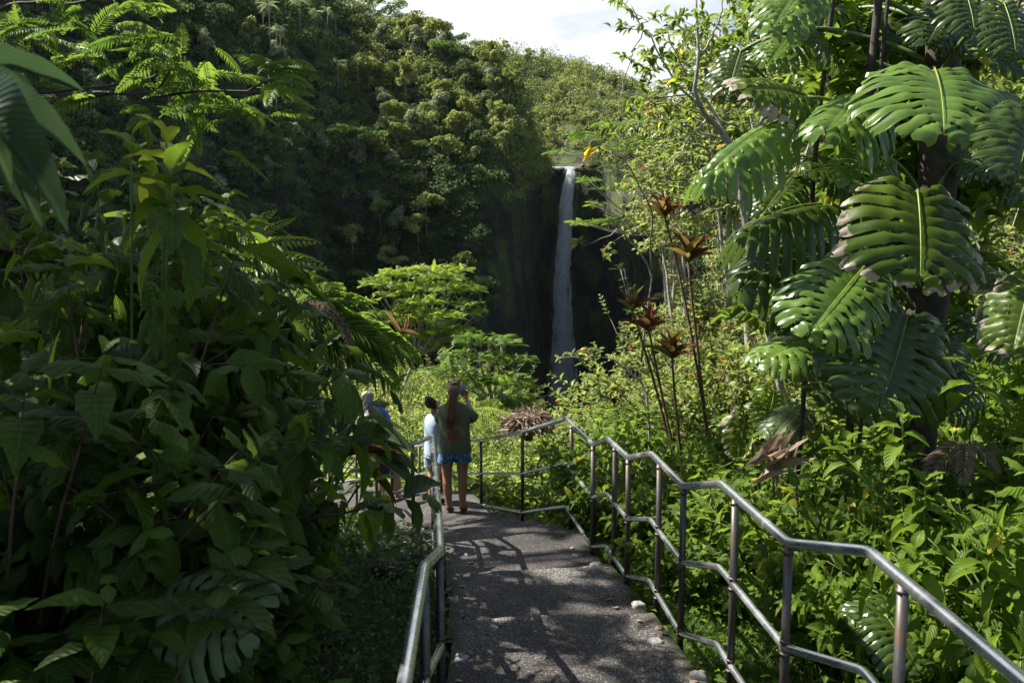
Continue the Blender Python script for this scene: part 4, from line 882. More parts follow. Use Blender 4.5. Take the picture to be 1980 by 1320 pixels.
climber('split_leaf_plant', 'small shaded split-leaf plant low in the bottom right corner', (2.05, 3.6, .7), [
 ((1712, 1190, 3.3), (1785, 1310, 3.1), (.1, -.75, .6), 'dark', 34, dict(wid=1.2, n=10)), ((1745, 1180, 3.4), (1650, 1215, 3.3), (0, -.6, .75), 'dark', 35, dict(wid=1.0, n=10, droop=.5))], [], lambda A: np.array([2.05, 3.6, .8]))
climber('split_leaf_plant', 'low split-leaf plant with one pale leaf hanging over the dark floor at left', (-1.3, 2.6, .9), [
 ((305, 1168, 2.15), (505, 1222, 2.0), (-.15, -.62, .75), 'pale', 36, dict(wid=.95, n=10, droop=.35, rib='dark', cut=.4))], [], lambda A: np.array([-1.3, 2.6, .95]))
# loose entire leaves among the climber
def broad_leaves(name, label, baseloc, leaves, mat, tpl, wr=.4, stem=True, part='leaf', cat='plant', smat=None, tints=None, group=None):
    root = empty(name, baseloc); tag(root, label, cat, group); b = np.array(baseloc, float)
    for i, (att, tip, nh) in enumerate(leaves):
        A, B = W(*att), W(*tip); g = Geo(); L_ = np.linalg.norm(B-A)*1.05; d = nrm(B-A); nn = nrm(np.array(nh, float)); nn = nrm(nn-(nn@d)*d); dz = abs(tpl[0][-1, 2])*.7; d2 = nrm(d+nn*dz)
        g.stamp(tpl, frames(d2[None], nn[None], [L_], [L_*wr]), (A-b)[None], [tints[i] if tints else .3+.5*((i*37) % 10)/10]); g.build(part, M[mat] if isinstance(mat, str) else mat, root)
        if stem:
            g = Geo(); g.tube(bez(b*0 + np.array([0, 0, 0.]), (A-b)*.5+np.array([0, 0, .15]), A-b, 7), np.linspace(.010, .005, 7), 5); g.build('leaf_stalk', smat or GSTEM, root)
    return root
TBL = leaf_tpl(blade, 16, 7, .3, .42, .04)
broad_leaves('strap_leaf_plant', 'plant with big smooth dark strap leaves drooping at the upper left edge', (-1.35, 1.35, 1.6),
 [((-40, 130, 1.35), (160, 165, 1.4), (0, -.85, .5)), ((-60, 180, 1.25), (165, 300, 1.25), (.3, -.6, .7)), ((-50, 190, 1.15), (130, 425, 1.1), (.6, -.7, .3)), ((-60, 120, 1.45), (110, 240, 1.4), (.1, -.8, .5)),
  ((-60, 210, 1.1), (25, 350, 1.1), (.7, -.6, .2)), ((-80, 160, 1.3), (75, 420, 1.25), (.5, -.85, .1))], 'broad', TBL, .25)
TOL = leaf_tpl(lambda x: math.sin(math.pi*x**.75)**.8, 9, 5, .35, .2, .06)
TCR = leaf_tpl(lambda x: math.sin(math.pi*x**.75)**.8*(1+.25*math.sin(x*23)), 14, 7, .5, .9, .8)
def shoot(name, label, c, Y, n, L_, mat, seed, up=.6, wr=.46, down=0):
    """a leafy shoot: rosette of leaves round a tip"""
    r = rng(seed); C = W(c[0], c[1], Y); zb = float(gz(C[0], C[1]))-.05; sg_ = -1 if C[0] < 0 else 1; root = empty(name, (C[0]+sg_*.5, C[1]+.9, zb)); tag(root, label, 'shrub'); b = np.array(root.location)
    g = Geo(); g.tube(bez([0, 0, 0], [0, 0, (C[2]-zb)*.5], C-b, 8), np.linspace(.007, .004, 8), 6); g.build('stem', GSTEM, root)
    g = Geo(); a = np.arange(n)*2.4 + r.uniform(0, 6); e = np.linspace(.95, -.35-down, n); D = np.stack([np.cos(a)*np.cos(e), np.sin(a)*np.cos(e), np.sin(e)], 1)
    N_ = nrm(np.cross(np.cross(D, [0, 0, 1.0]), D) + .01); s = L_*np.linspace(.6, 1.05, n)*r.uniform(.85, 1.1, n)
    P = np.tile(C-b, (n, 1)) - np.c_[0*a, 0*a, np.linspace(0, .16*L_/.2, n)]; g.stamp(TOL, frames(D, N_, s, s*wr), P, r.uniform(.2, .9, n)); g.build('foliage', M[mat], root)
    return root
shoot('leafy_shoot', 'glowing yellow-green shoot on top of the left thicket', (322, 262), 2.7, 7, .20, 'glow', 1)
shoot('leafy_shoot', 'leafy shoot with a pale upright leaf left of the glowing one', (255, 262), 2.6, 6, .19, 'mid', 3)
shoot('leafy_shoot', 'leafy shoot with long drooping leaves under the glowing one', (330, 330), 2.55, 9, .25, 'thicket', 4, down=.7)
shoot('leafy_shoot', 'glossy shoot with down-hanging leaves beside the left handrail', (718, 915), 4.6, 9, .28, 'mid', 2, down=.6)
shoot('leafy_shoot', 'big-leaved shoot over the forest floor left of the handrail', (600, 905), 5.0, 8, .28, 'thicket', 5, down=.5)
shoot('leafy_shoot', 'leafy shoot with two pale leaves at the dark forest floor', (485, 1050), 3.4, 5, .13, 'mid', 6)
shoot('leafy_shoot', 'upright big-leaved shoot at the right edge right of the split leaves', (1880, 690), 4.0, 8, .24, 'mid', 7)
shoot('leafy_shoot', 'bright shoot in front of the low hanging split leaf', (1745, 800), 3.6, 7, .17, 'mid', 8)
shoot('leafy_shoot', 'bright shoot right of the low hanging split leaf', (1640, 850), 3.8, 9, .17, 'mid', 9)
shoot('leafy_shoot', 'bright many-leaved shoot below the dried palm leaf', (1790, 930), 3.5, 10, .18, 'mid', 10)
shoot('leafy_shoot', 'large bright shoot above the near handrail', (1770, 1060), 3.1, 10, .18, 'mid', 11)
shoot('leafy_shoot', 'bright shoot at the right edge above the near handrail', (1900, 1030), 2.9, 9, .19, 'mid', 12)
# ginger clump
broad_leaves('ginger_clump', 'ginger plant with long pale blades fanning over the end of the left rail', (-2.0, 6.4, .35),
 [((690, 845, 6.3), (776, 822, 6.1), (0, -.4, .9)), ((688, 860, 6.3), (775, 850, 6.0), (0, -.5, .85)), ((700, 850, 6.2), (803, 868, 5.9), (.1, -.5, .85)), ((700, 870, 6.2), (806, 905, 5.9), (.1, -.6, .8)), ((705, 880, 6.2), (806, 940, 5.8), (.2, -.6, .8)),
  ((665, 850, 6.2), (708, 758, 6.3), (0, -.9, .4)), ((650, 830, 6.2), (655, 730, 6.3), (.2, -.9, .3)), ((640, 840, 6.2), (610, 750, 6.2), (-.2, -.9, .3)), ((680, 860, 6.1), (755, 880, 5.9), (0, -.4, .9))], 'ginger', TBL, .26)
broad_leaves('red_leaf_plant', 'dark red strap leaf plant low beside the ginger', (-1.75, 6.1, .35), [((655, 888, 5.9), (775, 868, 5.8), (0, -.3, .9)), ((710, 915, 5.9), (768, 970, 5.7), (.5, -.6, .6))], 'ti', TBL, .13)
# ti plants
def ti(name, label, heads, base):
    root = empty(name, base); tag(root, label, 'plant'); b = np.array(base, float); r = rng(int(heads[0][0]))
    for (px, py, Y, n, L_, bend) in heads:
        C = W(px, py, Y); Q = W(*bend); g = Geo(); g.tube(bez([0, 0, 0], (Q-b)*.9, C-b, 10), np.linspace(.016, .010, 10), 7); g.build('stalk', WOODR, root)
        a = np.arange(n)*2.4+r.uniform(0, 6); e = np.linspace(1.45, .62, n); D = np.stack([np.cos(a)*np.cos(e), np.sin(a)*np.cos(e), np.sin(e)], 1)
        N_ = -nrm(np.cross(np.cross(D, [0, 0, 1.0]), D))*-1; s = L_*r.uniform(.75, 1.1, n)
        g = Geo(); g.stamp(T_LAN, frames(D, N_, s, s*.22), np.tile(C-b, (n, 1)) + [0, 0, -.05] + np.c_[0*e, 0*e, e*.04], r.uniform(0, 1, n)); g.build('leaf_rosette', M['ti'], root)
    return root
ti('ti_plant', 'tall two-stalked red ti plant with fountain-like heads, right of the falls', [(1285, 418, 7.8, 14, .33, (1345, 600, 7.8)), (1330, 505, 7.6, 14, .35, (1345, 640, 7.6))], (2.05, 7.7, .5))
ti('ti_plant', 'leaning red ti plant with bronze leaves just left of the taller one', [(1222, 600, 7.9, 8, .30, (1262, 700, 7.9)), (1255, 640, 7.7, 10, .32, (1275, 740, 7.7)), (1300, 690, 7.5, 12, .34, (1300, 760, 7.5))], (1.75, 7.6, .5))

# ================================================================== FERNS, PALMS, FEATHERY TREES
PIN_F = pinnate(20, .17, .035, .35, 72, .02, T_SM, .6, .10, .05, 1)
PIN_B = pinnate(16, .24, .050, .30, 66, .05, T_SM, .6, .12, .12, 2)
PIN_D = pinnate(10, .30, .085, .25, 66, .05, T_FAR, .6, .1, .1, 3)
PIN_P = pinnate(22, .42, .038, .50, 58, .10, T_SM, .6, .14, .35, 4)
def fronds(name, label, baseloc, fr, tpl, mat, wr=1.0, cat='fern', part='frond', extra=None, group=None):
    root = empty(name, baseloc); tag(root, label, cat, group); b = np.array(baseloc, float)
    for (att, tip, nh) in fr:
        A, B = W(*att), W(*tip); L_ = np.linalg.norm(B-A)*1.05; d = nrm(B-A); nn = nrm(np.array(nh, float)); nn = nrm(nn-(nn@d)*d); d2 = nrm(d+nn*.3)
        g = Geo(); g.stamp(tpl, frames(d2[None], nn[None], [L_], [L_*wr]), (A-b)[None], [.5]); g.V[0] = g.V[0]; g.T[0] = np.clip(.5+rng(int(att[0])).normal(0, .2, len(g.V[0])), 0, .94); g.build(part, M[mat], root)
    return root
fronds('bright_fern', 'bright sunlit fern standing above the left thicket', (-3.6, 9.6, .3), [((430, 500, 9.6), (522, 408, 9.4), (.1, -.8, .5)), ((435, 505, 9.6), (602, 458, 9.2), (0, -.6, .8)), ((440, 510, 9.6), (615, 500, 9.0), (0, -.5, .85)), ((430, 500, 9.7), (470, 420, 9.9), (.2, -.9, .3)),
  ((425, 500, 9.6), (425, 430, 9.7), (.2, -.9, .3)), ((425, 505, 9.7), (370, 430, 9.8), (.2, -.8, .5)), ((440, 520, 9.5), (640, 545, 8.9), (0, -.5, .85)), ((450, 500, 9.8), (560, 420, 9.9), (0, -.7, .7)), ((450, 520, 9.4), (560, 520, 8.9), (0, -.3, .9))], PIN_F, 'fern', 1.1)
fronds('feather_palm', 'feathery palm with drooping fronds between the thicket and the sapling', (-4.0, 11.5, -.6), [((560, 600, 11.5), (690, 560, 11.3), (0, -.5, .8)), ((560, 600, 11.5), (740, 640, 11.0), (0, -.5, .85)), ((560, 610, 11.5), (760, 700, 11.0), (.2, -.5, .8)), 
  ((560, 600, 11.4), (640, 540, 11.3), (0, -.6, .8)), ((570, 620, 11.4), (800, 650, 11.4), (.1, -.5, .85)), ((570, 620, 11.4), (690, 700, 10.9), (.3, -.6, .6)), ((560, 600, 11.6), (700, 605, 11.6), (0, -.6, .8)), ((560, 600, 11.6), (600, 520, 11.9), (0, -.9, .4))], PIN_P, 'feather', 1.0, 'palm')
fronds('tree_fern', 'small tree fern arching right beside the woman', (-1.0, 15.5, -1.5), [((905, 795, 15.4), (990, 800, 15.0), (0, -.4, .9)), ((905, 795, 15.4), (960, 770, 15.8), (0, -.6, .8)), ((905, 795, 15.4), (850, 780, 15.6), (0, -.5, .85)), ((905, 795, 15.4), (935, 840, 14.6), (0, -.5, .85)), ((905, 795, 15.4), (985, 835, 14.8), (0, -.4, .9)), ((905, 795, 15.4), (880, 750, 15.9), (0, -.8, .5))], PIN_F, 'fern', 1.1)
fronds('fern', 'sunlit fern at the right edge below the split leaves', (4.6, 7.0, .9), [((1990, 850, 6.8), (1870, 800, 6.8), (0, -.7, .7)), ((1990, 830, 6.8), (1880, 850, 6.7), (0, -.7, .7)), ((1990, 870, 6.8), (1880, 905, 6.5), (0, -.8, .5)), ((2000, 800, 7), (1900, 760, 7), (0, -.7, .7))], PIN_F, 'fern', 1.2)
for i, (px, py, Y) in enumerate([(545, 1120, 4.6), (690, 1010, 6.6), (600, 1250, 3.2), (470, 1290, 2.9), (660, 960, 7.5), (700, 1090, 5.2)]):
    q = WZ(px, py, float(gz(W(px, py, Y)[0], Y))+.02); Y = q[1]; rr = rng(50+i); fr = []
    for k in range(7):
        a = k*.9+rr.uniform(0, .5); Lf = rr.uniform(.18, .3); T_ = q + [math.cos(a)*Lf, math.sin(a)*Lf, .10]; e = T_
        dd = e - CAM; fr.append((q, e))
    root = empty('fern', q); tag(root, 'small dark fern on the forest floor ' + ['behind the pale split leaf', 'below the ginger clump', 'nearest the left handrail', 'under the pale split leaf', 'beside the landing rails', 'halfway up the left floor'][i], 'fern', 'floor ferns')
    for A, B in fr:
        d = nrm(B-A); g = Geo(); g.stamp(PIN_F, frames(nrm(d+[0, 0, .4])[None], np.array([[0, 0, 1.0]]), [np.linalg.norm(B-A)*1.2], [np.linalg.norm(B-A)*1.3]), np.zeros((1, 3)), [.6]); g.build('frond', M['darkfern'], root)
# feathery branches, upper left
def twig_fronds(g, r, c, n, L_, tpl, flat=.35, wr=1.0, up=.25, spread=0):
    a = r.uniform(0, 6.28, n); e = r.normal(up, flat, n); D = np.stack([np.cos(a)*np.cos(e), np.sin(a)*np.cos(e), np.sin(e)], 1); s = L_*r.uniform(.65, 1.1, n)
    P = np.asarray(c) + r.normal(0, 1, (n, 3))*spread
    g.stamp(tpl, frames(D, nrm(np.array([0, 0, 1.0]) + r.normal(0, .25, (n, 3))), s, s*wr), P, np.clip(r.uniform(.1, .94, n), 0, .99))
def feather_tree(name, label, base, trunk, branches, clusters, mat, tpl, nf, L_, seed, wood=WOODP, brad=.03, spread=.1, flat=.35, up=.2, wr=1.0, cat='tree', trad=None):
    root = empty(name, base); tag(root, label, cat); b = np.array(base, float); r = rng(seed)
    g = Geo(); g.tube(np.array(trunk)-b, np.linspace(trad or brad*2.4, brad, len(trunk)), 8); g.build('trunk', wood, root)
    for B in branches:
        B = np.array(B); n = 10; tt = np.linspace(0, 1, n); Q = np.stack([np.interp(tt, np.linspace(0, 1, len(B)), B[:, i]) for i in range(3)], 1)
        Q += r.normal(0, .004, Q.shape)*np.linalg.norm(B[-1]-B[0]); g = Geo(); g.tube(Q-b, np.linspace(brad, brad*.25, n), 6); g.build('branch', wood, root)
    g = Geo()
    for c in clusters: twig_fronds(g, r, np.array(c[:3])-b, int(nf*(c[3] if len(c) > 3 else 1)), L_, tpl, flat, wr, up, spread*(c[4] if len(c) > 4 else 1))
    g.build('crown', M[mat], root); return root
B1 = [W(-60, 215, 5.6), W(60, 178, 5.5), W(180, 169, 5.4), W(290, 152, 5.2), W(338, 112, 5.1)]
B2 = [W(-60, 240, 5.6), W(140, 190, 5.4), W(215, 176, 5.3), W(335, 182, 5.2), W(500, 172, 5.0), W(535, 150, 5.0)]
B3 = [W(-80, 60, 5.8), W(20, 10, 5.6), W(75, 2, 5.5), W(150, -12, 5.5)]
B4 = [W(75, 6, 5.5), W(110, 12, 5.5), W(160, 2, 5.4), W(260, -30, 5.3)]
B5 = [W(140, 190, 5.4), W(230, 178, 5.3), W(300, 180, 5.2), W(345, 120, 5.1)]
cl = [(*W(338, 112, 5.1), 1.5, 1), (*W(530, 152, 5.0), 1.5, 1), (*W(420, 172, 5.1), .9, 2), (*W(280, 150, 5.2), .9, 2), (*W(480, 190, 5.0), .7, 1.5), (*W(380, 150, 5.1), 1.0, 2), (*W(200, 165, 5.4), .6, 2.2), (*W(100, 20, 5.5), 1.4, 2.5), (*W(30, 90, 5.6), 1.2, 3), (*W(210, -10, 5.4), 1.3, 2), (*W(250, 20, 5.3), .6, 1),
      (*W(-20, 30, 5.6), 1, 3), (*W(330, 200, 5.2), .5, 2), (*W(120, 120, 5.6), .8, 2.5), (*W(430, 230, 5.2), .45, 1.5)]
cl = [(c[0], c[1], c[2], c[3]*.8, c[4]) for c in cl]
feather_tree('feathery_tree', 'feathery leaved tree leaning in from the upper left on thin bare branches', (-4.6, 5.8, 1.1), [(-4.6, 5.8, 1.0), (-4.5, 5.75, 3.2), W(-60, 120, 5.6)], [B1, B2, B3, B4, B5], cl, 'feather', PIN_B, 9, .40, 5, BARKD, .016, .07, .4, .12, 1.0, trad=.09)
# central sapling (feathery, umbrella-like)
def cloud_tree(name, label, basepx, Y, lobes, mat, tpl, L_, per, seed, wood=WOODP, flat=.3, up=.2, brad=.05, hgt=.25, cat='tree', forks=3, fs=.35, fkz=.35, fkx=.6, vz=1.0, wr=1.0, basez=None):
    """lobes: (px, py, rx_px, ry_px) of each leafy cloud"""
    r = rng(seed); B = W(*basepx, Y); zb = basez if basez is not None else B[2]; root = empty(name, (B[0], B[1], zb)); tag(root, label, cat); b = np.array(root.location); g = Geo(); gb = []
    cs = []
    for (px, py, rx, ry) in lobes:
        Yl = Y + r.uniform(-.5, .5)*rx/FPX*Y*1.6; c = W(px, py, Yl); RX = rx/FPX*Y; RZ = ry/FPX*Y*vz*r.uniform(.8, 1.3); cs.append(c)
        n = int(per*RX*RX); d = nrm(r.normal(size=(n, 3))); d[:, 2] = np.where(d[:, 2] < -.2, -d[:, 2], d[:, 2]); q = c - b + d*np.array([RX, RX, RZ])*r.uniform(.45, 1.05, n)[:, None]
        a = r.uniform(0, 6.28, n); dd = nrm(d*[1, 1, .3]*.8 + np.stack([np.cos(a), np.sin(a), 0*a], 1)*.8 + [0, 0, up] + r.normal(0, flat*.5, (n, 3)))
        s = L_*r.uniform(.6, 1.15, n); g.stamp(tpl, frames(dd, nrm(d*.6 + [0, 0, 1.0] + r.normal(0, flat, (n, 3))), s, s*wr), q - dd*s[:, None]*.4, np.clip(r.uniform(0, .9, n) + (d[:, 2]*.0), 0, .94))
    g.build('crown', M[mat], root)
    cs = np.array(cs); top = cs.mean(0); fk = b + (top-b)*np.array([fkx, fkx, fkz]); t_ = Geo(); t_.tube(bez(b*0-[0, 0, .5], (fk-b)*.5+[.1, 0, 0], fk-b, 6), np.linspace(brad*1.8, brad*1.2, 6), 7); t_.build('trunk', wood, root)
    for c in cs:
        m_ = fk + (c-fk)*.5 + np.array([0, 0, -.12*np.linalg.norm(c-fk)]); t_ = Geo(); P = bez(fk-b, m_-b, c-b, 7); t_.tube(P, np.linspace(brad*.9, brad*.25, 7), 5)
        for k in range(forks):
            j = r.integers(2, 6); e = c-b + r.normal(0, 1, 3)*np.array([.5, .5, .2])*min(np.linalg.norm(c-fk), 4)*fs; t_.tube(bez(P[j], (P[j]+e)/2, e, 4), np.linspace(brad*.4, brad*.12, 4), 4)
        t_.build('branch', wood, root)
    return root
cloud_tree('feathery_sapling', 'bright umbrella-shaped feathery tree in front of the dark cliff, left of the falls', (775, 740), 40, [(735, 550, 42, 12), (775, 528, 42, 12), (830, 520, 48, 12), (885, 522, 34, 12), (715, 585, 24, 10), (800, 560, 60, 14), (870, 560, 40, 12), (905, 590, 36, 12), (860, 610, 60, 14), (790, 600, 40, 12), (925, 605, 22, 8), (845, 640, 50, 12), (800, 650, 40, 12), (890, 640, 40, 10), (760, 570, 36, 10), (725, 610, 30, 12), (820, 585, 50, 14), (880, 640, 40, 12), (820, 625, 50, 14), (750, 535, 34, 16), (850, 540, 60, 20), (900, 560, 40, 16), (780, 620, 50, 20), (860, 665, 44, 16)], 'featherlime', PIN_D, .62, 44, 3, brad=.055, flat=.4, vz=1.0)
cloud_tree('feathery_sapling', 'bright feathery treetop showing just left of the umbrella-shaped tree', (620, 720), 34, [(590, 570, 40, 14), (640, 560, 34, 12), (655, 590, 40, 16), (560, 590, 40, 14)], 'featherlime', PIN_D, .6, 26, 4, brad=.05)
cloud_tree('round_tree', 'rounded dark green feathery tree between the sapling and the falls', (950, 800), 30, [(915, 660, 40, 20), (970, 665, 45, 20), (1005, 700, 36, 20), (940, 700, 60, 24), (880, 690, 40, 18), (985, 735, 50, 22), (1015, 745, 30, 20), (920, 740, 50, 22), (960, 775, 60, 20), (1020, 780, 26, 16), (860, 720, 36, 20), (1000, 790, 40, 16)], 'feather', PIN_D, .5, 100, 5, brad=.06, flat=.4)
for i, (bx, Y, lobes, lab) in enumerate([
  ((1330, 640), 48, [(1090, 293, 30, 5), (1130, 262, 40, 7), (1190, 245, 50, 9), (1260, 240, 60, 10), (1330, 250, 60, 12), (1160, 290, 40, 8), (1240, 285, 60, 10), (1330, 290, 60, 12), (1400, 240, 50, 14), (1400, 290, 60, 14)], 'layered flat-branched tree reaching left above the lip of the falls'),
  ((1300, 640), 42, [(1140, 350, 36, 8), (1190, 365, 44, 10), (1250, 355, 50, 12), (1130, 432, 34, 7), (1180, 428, 44, 9), (1240, 420, 50, 12), (1320, 380, 60, 14), (1160, 395, 34, 7), (1310, 440, 60, 14)], 'layered flat-branched tree whose sprays overlap the top of the falls'),
  ((1560, 660), 55, [(1480, 220, 60, 14), (1560, 200, 60, 14), (1460, 280, 60, 16), (1560, 290, 70, 16), (1500, 340, 60, 16), (1600, 360, 60, 16), (1420, 360, 60, 16)], 'layered flat-branched tree behind the hanging split leaves'),
  ((1250, 700), 60, [(1215, 560, 20, 26), (1200, 520, 16, 16), (1230, 600, 26, 20)], 'small grey-green tree against the sunlit right cliff')]):
    cloud_tree('layered_tree', lab, bx, Y, lobes, 'feather' if i < 3 else 'darkfern', PIN_D, .75, 20, 20+i, brad=.07, flat=.22, up=.12, basez=-5, fs=.12, forks=2, fkz=.86 if i < 3 else .35, fkx=.25)
# thin leaved tree in the upper middle right
def leafy_tree(name, label, base, limbs, sprays, mat, L_, wr, seed, wood=WOODP, per=16, tpl=None, spread=.28, trad=.05):
    root = empty(name, base); tag(root, label, 'vine' if name == 'climbing_vine' else 'tree'); b = np.array(base, float); r = rng(seed); tpl = tpl or T_MID
    for i, (B, r0, r1) in enumerate(limbs):
        B = np.array(B); n = 14; tt = np.linspace(0, 1, n); Q = np.stack([np.interp(tt, np.linspace(0, 1, len(B)), B[:, k]) for k in range(3)], 1); Q[1:-1] += r.normal(0, .012, (n-2, 3))
        g = Geo(); g.tube(Q-b, np.linspace(r0, r1, n), 7); g.build('trunk' if i == 0 else 'branch', wood, root)
    g = Geo(); tw = Geo()
    for c in sprays:
        C = np.array(c[:3]); k = c[3] if len(c) > 3 else 1.0
        for j in range(max(2, int(5*k))):
            a = r.uniform(0, 6.28); d = nrm(np.array([math.cos(a), math.sin(a), r.uniform(-.6, .8)])); e = C + d*spread*r.uniform(.4, 1.2); P = bez(C, (C+e)/2+[0, 0, .03], e, 5); tw.tube(P-b, np.linspace(.004, .0015, 5), 4)
            n = per//2; f = r.uniform(.15, 1, n); o = P[0]+(P[-1]-P[0])*f[:, None]-b; D = nrm(d*.8 + r.normal(0, .7, (n, 3)) + [0, 0, .05]); s = L_*r.uniform(.6, 1.15, n)
            g.stamp(tpl, frames(D, nrm(np.array([0, -.1, 1.0])+r.normal(0, .45, (n, 3))), s, s*wr), o, r.uniform(0, 1, n))
    g.build('crown', M[mat], root); o = tw.build('twigs', wood, root); o['kind'] = 'stuff'; return root
r = rng(61); EXTRA = []
sp1 = [(*W(px + r.normal(0, 10), py + r.normal(0, 10), 8.5 + r.uniform(-.6, .6)), k) for px, py, k in [(1215, 20, .8), (1235, 75, .6), (1215, 130, .8), (1195, 175, .7), (1190, 220, .6), (1200, 265, .5), (1310, 30, .8), (1290, 60, .7), (1350, 60, 1), (1385, 30, 1), (1420, 20, 1), (1260, 40, .7), (1275, 115, 1.0), (1265, 135, .7), (1330, 110, .8), (1390, 90, .7), (1300, 170, .8), (1350, 170, .6), (1240, 190, .5), (1270, 215, .6), (1440, 60, .8), (1470, 110, .8), (1330, 215, .6), (1225, 235, .5)]]
leafy_tree('thin_leaved_tree', 'slender thin-leaved tree with bare pale branches against the sky, right of the falls', (3.3, 8.6, .4),
 [([(3.3, 8.6, .3), W(1440, 430, 8.6), W(1425, 300, 8.6), W(1372, 228, 8.6), W(1340, 180, 8.5), W(1355, 110, 8.5), W(1345, -20, 8.5)], .045, .012), ([W(1425, 300, 8.6), W(1380, 210, 8.7), W(1330, 150, 8.8), W(1290, 60, 8.6)], .02, .006), ([W(1372, 228, 8.6), W(1300, 150, 8.4), W(1250, 60, 8.4), W(1220, 10, 8.4)], .014, .004),
  ([W(1355, 110, 8.5), W(1385, 60, 8.4), W(1400, -10, 8.4)], .015, .006), ([W(1425, 300, 8.6), W(1500, 200, 8.7), W(1560, 60, 8.8)], .03, .012), ([W(1372, 228, 8.6), W(1330, 270, 8.4), W(1290, 335, 8.3)], .014, .005), ([W(1340, 180, 8.5), W(1270, 190, 8.5), W(1200, 180, 8.5)], .010, .003), ([W(1245, 50, 8.4), W(1210, 140, 8.4), W(1190, 230, 8.4), W(1195, 330, 8.4)], .006, .003)],
 sp1, 'mid', .115, .4, 7, per=12)
sp2 = [(*W(r.uniform(1230, 1560), r.uniform(100, 470), r.uniform(9, 12)), r.uniform(.4, .9)) for _ in range(60)]
leafy_tree('orange_tipped_tree', 'small-leaved tree with orange young leaves behind the ti heads', (4.3, 10.5, .2), [([(4.3, 10.5, .1), W(1530, 520, 10.5), W(1470, 330, 10.5), W(1440, 150, 10.5)], .05, .015)] + [([W(1500-i*8, 460-i*50, 10.5), W(1400-i*25, 360-i*40, 10.4), W(1290+i*12, 350-i*38, 10.3)], .018, .005) for i in range(6)] + [([W(1480, 400, 10.5), W(1560, 300, 10.6), W(1600+i*20, 150+i*60, 10.8)], .02, .006) for i in range(3)], sp2, 'orange', .10, .42, 8, per=12)
sp3 = [(*W(r.uniform(1440, 1990), r.uniform(-60, 260), r.uniform(7.5, 10)), r.uniform(.7, 1.2)) for _ in range(90)]
for nm, lab, seed, cx, rx, ylo, yhi, Y, cnt_, mt, Lf in [('sunlit_tree', 'yellow-green leafy tree filling the gap between the falls and the climber', 71, 1400, 120, 60, 430, 13, 95, 'bright', .15), ('sunlit_tree', 'tall yellow-green tree behind the climber, centre', 72, 1640, 150, -60, 420, 14, 150, 'bright', .16), ('sunlit_tree', 'tall yellow-green tree behind the climber at the right edge', 73, 1890, 140, -60, 480, 13, 130, 'lime', .15), ('sunlit_tree', 'young bright tree just right of the sunlit cliff', 74, 1290, 75, 215, 480, 15, 60, 'orange', .13)]:
    rt = rng(seed); spx = [(*W(cx + np.clip(rt.normal(0, .55), -1.1, 1.1)*rx, rt.uniform(ylo, yhi), Y + rt.uniform(-1.2, 1.2)), rt.uniform(.8, 1.5)) for _ in range(cnt_)]
    b0 = W(cx+40, 700, Y); b0[2] = float(gz(b0[0], b0[1]))-.2; top = W(cx, (ylo+yhi)/2, Y)
    EXTRA.append((nm, lab, b0, [([b0, (b0+top)/2 + [.3, 0, 0], top, W(cx-10, ylo, Y)], .09, .02)] + [([top + (b0-top)*.3*k/4, np.array(spx[k*7][:3])*.5 + top*.5 + [0, 0, -.2], np.array(spx[k*7][:3])], .035, .008) for k in range(7)], spx, mt, Lf, .48, seed))
leafy_tree('sunlit_tree', 'yellow-green tree with a pale trunk at the top right behind the climber', (4.8, 9.0, .4), [([(4.8, 9.0, .3), W(1760, 300, 8.8), W(1705, 60, 8.6), W(1690, -60, 8.6)], .11, .07), ([W(1740, 250, 8.8), W(1850, 120, 8.8), W(1940, 0, 8.8)], .04, .01), ([W(1720, 150, 8.7), W(1600, 60, 8.7), W(1500, -20, 8.7)], .04, .01)], sp3, 'bright', .14, .5, 9, per=14, spread=.4)
rv = rng(88); spv = [(*W(np.clip(rv.normal(1740, 110), 1480, 1985), rv.uniform(-40, 640), rv.uniform(5.2, 5.9)), rv.uniform(.5, 1.0)) for _ in range(150)]
leafy_tree('climbing_vine', 'dark leafy vine crowding the trunk between the big split leaves', (TX+.15, 5.3, .8), [([(TX+.15, 5.3, .8), (TX+.1, 5.35, 3), (TX+.2, 5.4, 6.2)], .03, .02), ([(TX+.1, 5.4, 4), (TX+.7, 5.4, 4.6), (TX+1.0, 5.4, 5.6)], .02, .008), ([(TX+.1, 5.4, 3.4), (TX-.5, 5.4, 4.4), (TX-.7, 5.5, 5.4)], .02, .008)], spv, 'mid', .17, .48, 12, wood=BARKD, per=12, spread=.3)
for e_ in EXTRA: leafy_tree(*e_, per=16, spread=.55)
sp4 = [(*W(px, py, Y), k) for px, py, Y, k in [(1150, 295, 7.2, .5), (1170, 300, 7.2, .5), (1130, 475, 8, .5), (1165, 490, 8, .7), (1085, 692, 9, .3), (1110, 686, 9, .4), (1140, 688, 9, .4), (1160, 675, 9, .5), (1125, 745, 9, .4), (1150, 760, 9, .5), (1185, 740, 9, .7)]]
leafy_tree('leaning_shrub', 'thin shrub sending twigs with yellow and orange leaves across the falls', (1.6, 8.8, .2), [([(1.6, 8.8, .1), W(1250, 740, 9), W(1180, 690, 9), W(1080, 693, 9)], .016, .003), ([W(1240, 700, 8.8), W(1260, 520, 8.4), W(1200, 440, 8.2), W(1130, 475, 8)], .012, .003), ([W(1260, 520, 8.4), W(1260, 400, 7.8), W(1210, 310, 7.3), W(1140, 293, 7.2)], .011, .003)], sp4, 'orange', .10, .42, 10, per=10, spread=.14)
